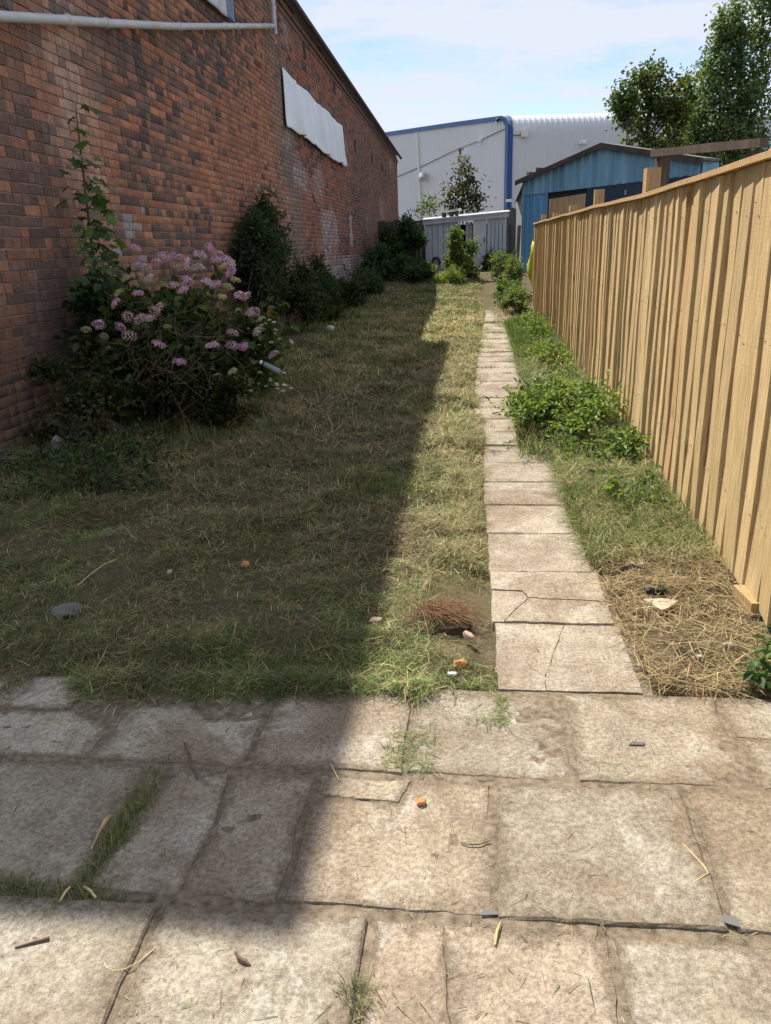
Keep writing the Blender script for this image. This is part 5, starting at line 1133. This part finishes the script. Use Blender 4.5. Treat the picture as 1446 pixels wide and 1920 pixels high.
stick('straw_stalk', 'pale split stalk beside the tufts in the left joint', [(-.895, 1.16, .01), (-.893, 1.18, .015), (-.89, 1.195, .014)], .0026, M_STRAW, 'stalk')
stick('straw_stalk', 'curled dry stalk in the joint of front row', [(-.735, 1.035, .004), (-.72, 1.018, .006), (-.70, 1.012, .006), (-.68, 1.018, .006), (-.66, 1.035, .006), (-.64, 1.07, .004)], .0013, M_STRAW, 'stalk')
stick('straw_stalk', 'green stem lying flat beside the middle slab', [(-.03, 1.405, .004), (-.01, 1.397, .006), (.015, 1.40, .006), (.04, 1.415, .004)], .0018, M_GREENSTEM, 'stalk')
stick('stick', 'brown curled leaf stalk with dark seed head on front slab', [(-.475, 1.075, .005), (-.46, 1.058, .008), (-.447, 1.052, .008), (-.435, 1.048, .005)], [.0015, .005, .0055, .002], M_OLDWOOD)
# torn root clump
rc = thing('root_clump', 'clump of torn brown roots in the lawn beside the path', 'roots', (-.10, 2.46, 0))
tv = MB()
for i in range(260):
    a = random.gauss(-.35, .8); p = np.array([-.15 + random.gauss(0, .05), 2.51 + random.gauss(0, .03), .03 + random.uniform(0, .02)]); ln = random.uniform(.04, .13); e = p + np.array([cos(a) * ln, sin(a) * ln * .8, random.uniform(-.03, .03)]); tv.tube([p, (p + e) / 2 + [0, 0, random.uniform(.005, .03)], e], .0010, 3, False)
o = wc(tv.build('fibres', m_plain('root_brown', (.20, .105, .052), .9, .45, 40), rc)); o['kind'] = 'stuff'
o = chunk('earth', None, None, (-.09, 2.455, -.012), (.085, .05, .030), m_plain('hole_shade_earth', (.045, .030, .020), .95, .4, 20, .6), 23, .2); o.parent = rc; wc(o)  # earth lump coloured near black to paint the shade inside the root hole
# mossy block
mb_ = thing('mossy_slab', 'tilted mossy concrete slab sunk by the wall at the left', 'slab', (-2.9, 5.2, 0))
import bmesh
def blocky(name, c, d, rot, mat, parent, seed):
    bm = bmesh.new(); bmesh.ops.create_cube(bm, size=2); bmesh.ops.subdivide_edges(bm, edges=bm.edges[:], cuts=7, use_grid_fill=True)
    r2 = np.array([v.co[:] for v in bm.verts]); nz = fbm(r2[:, 0] * 2.2 + seed, r2[:, 1] * 2.2 + r2[:, 2] * 3.1, seed, 3) - .5; nz2 = fbm(r2[:, 1] * 2 + seed, r2[:, 2] * 2.7 - r2[:, 0] * 1.3, seed + 5, 3) - .5
    for v, a, b in zip(bm.verts, nz, nz2):
        m_ = sorted(abs(x) for x in v.co); e_ = 1 - .10 * max(0, m_[1] - .8) / .2; v.co = Vector((v.co.x * d[0] * e_ + a * .06, v.co.y * d[1] * e_ + b * .06, v.co.z * d[2] * e_ + (a + b) * .05))
    me = bpy.data.meshes.new(name); bm.to_mesh(me); bm.free(); o = obj(name, me, mat, parent, c); o.rotation_euler = rot; wc(o); return o
blocky('block', (-2.93, 5.22, .13), (.27, .16, .05), (.10, .30, -.15), M_STONE, mb_, 3)
wc(MB().box((-2.95, 5.36, .0), (.55, .22, .16), .1).build('rubble_base', M_STONE, mb_))
shrub('leaf_litter', 'dark dead leaves and ivy strewn over the mossy slab', 'leaves', (-2.95, 5.2, .1), (-2.95, 5.15, .18), (.45, .32, .12), 800, .05, .6, [(.07, .06, .03), (.045, .06, .025), (.11, .085, .045)], 14, stems=0)
# yellow bag hung on the end of the fence
yb = thing('yellow_bag', 'yellow plastic sack hanging from the far end of fence', 'bag', (1.10, 16.72, .95))
V = []; ns, nr = 10, 9
for i in range(nr):
    t = i / (nr - 1); z = 1.36 - .95 * t; r = (.04 + .085 * sin(pi * min(1, t * 1.15)) ** .6) * (1 + .1 * sin(t * 9))
    for k_ in range(ns):
        a = 2 * pi * k_ / ns; V.append((1.205 + .03 * sin(t * 7) + r * .9 * cos(a) * (1 + .28 * sin(3 * a + t * 9)), 16.80 + r * 1.2 * sin(a), z))
F = [(i * ns + k_, i * ns + (k_ + 1) % ns, (i + 1) * ns + (k_ + 1) % ns, (i + 1) * ns + k_) for i in range(nr - 1) for k_ in range(ns)] + [tuple(range(ns))[::-1], tuple(range((nr - 1) * ns, nr * ns))]
wc(MB().add(V, F).build('sack', M_YELLOW, yb, True)); wc(MB().tube([(1.175, 16.80, 1.34), (1.20, 16.62, 1.55)], .006, 5).build('tie', M_YELLOW, yb))
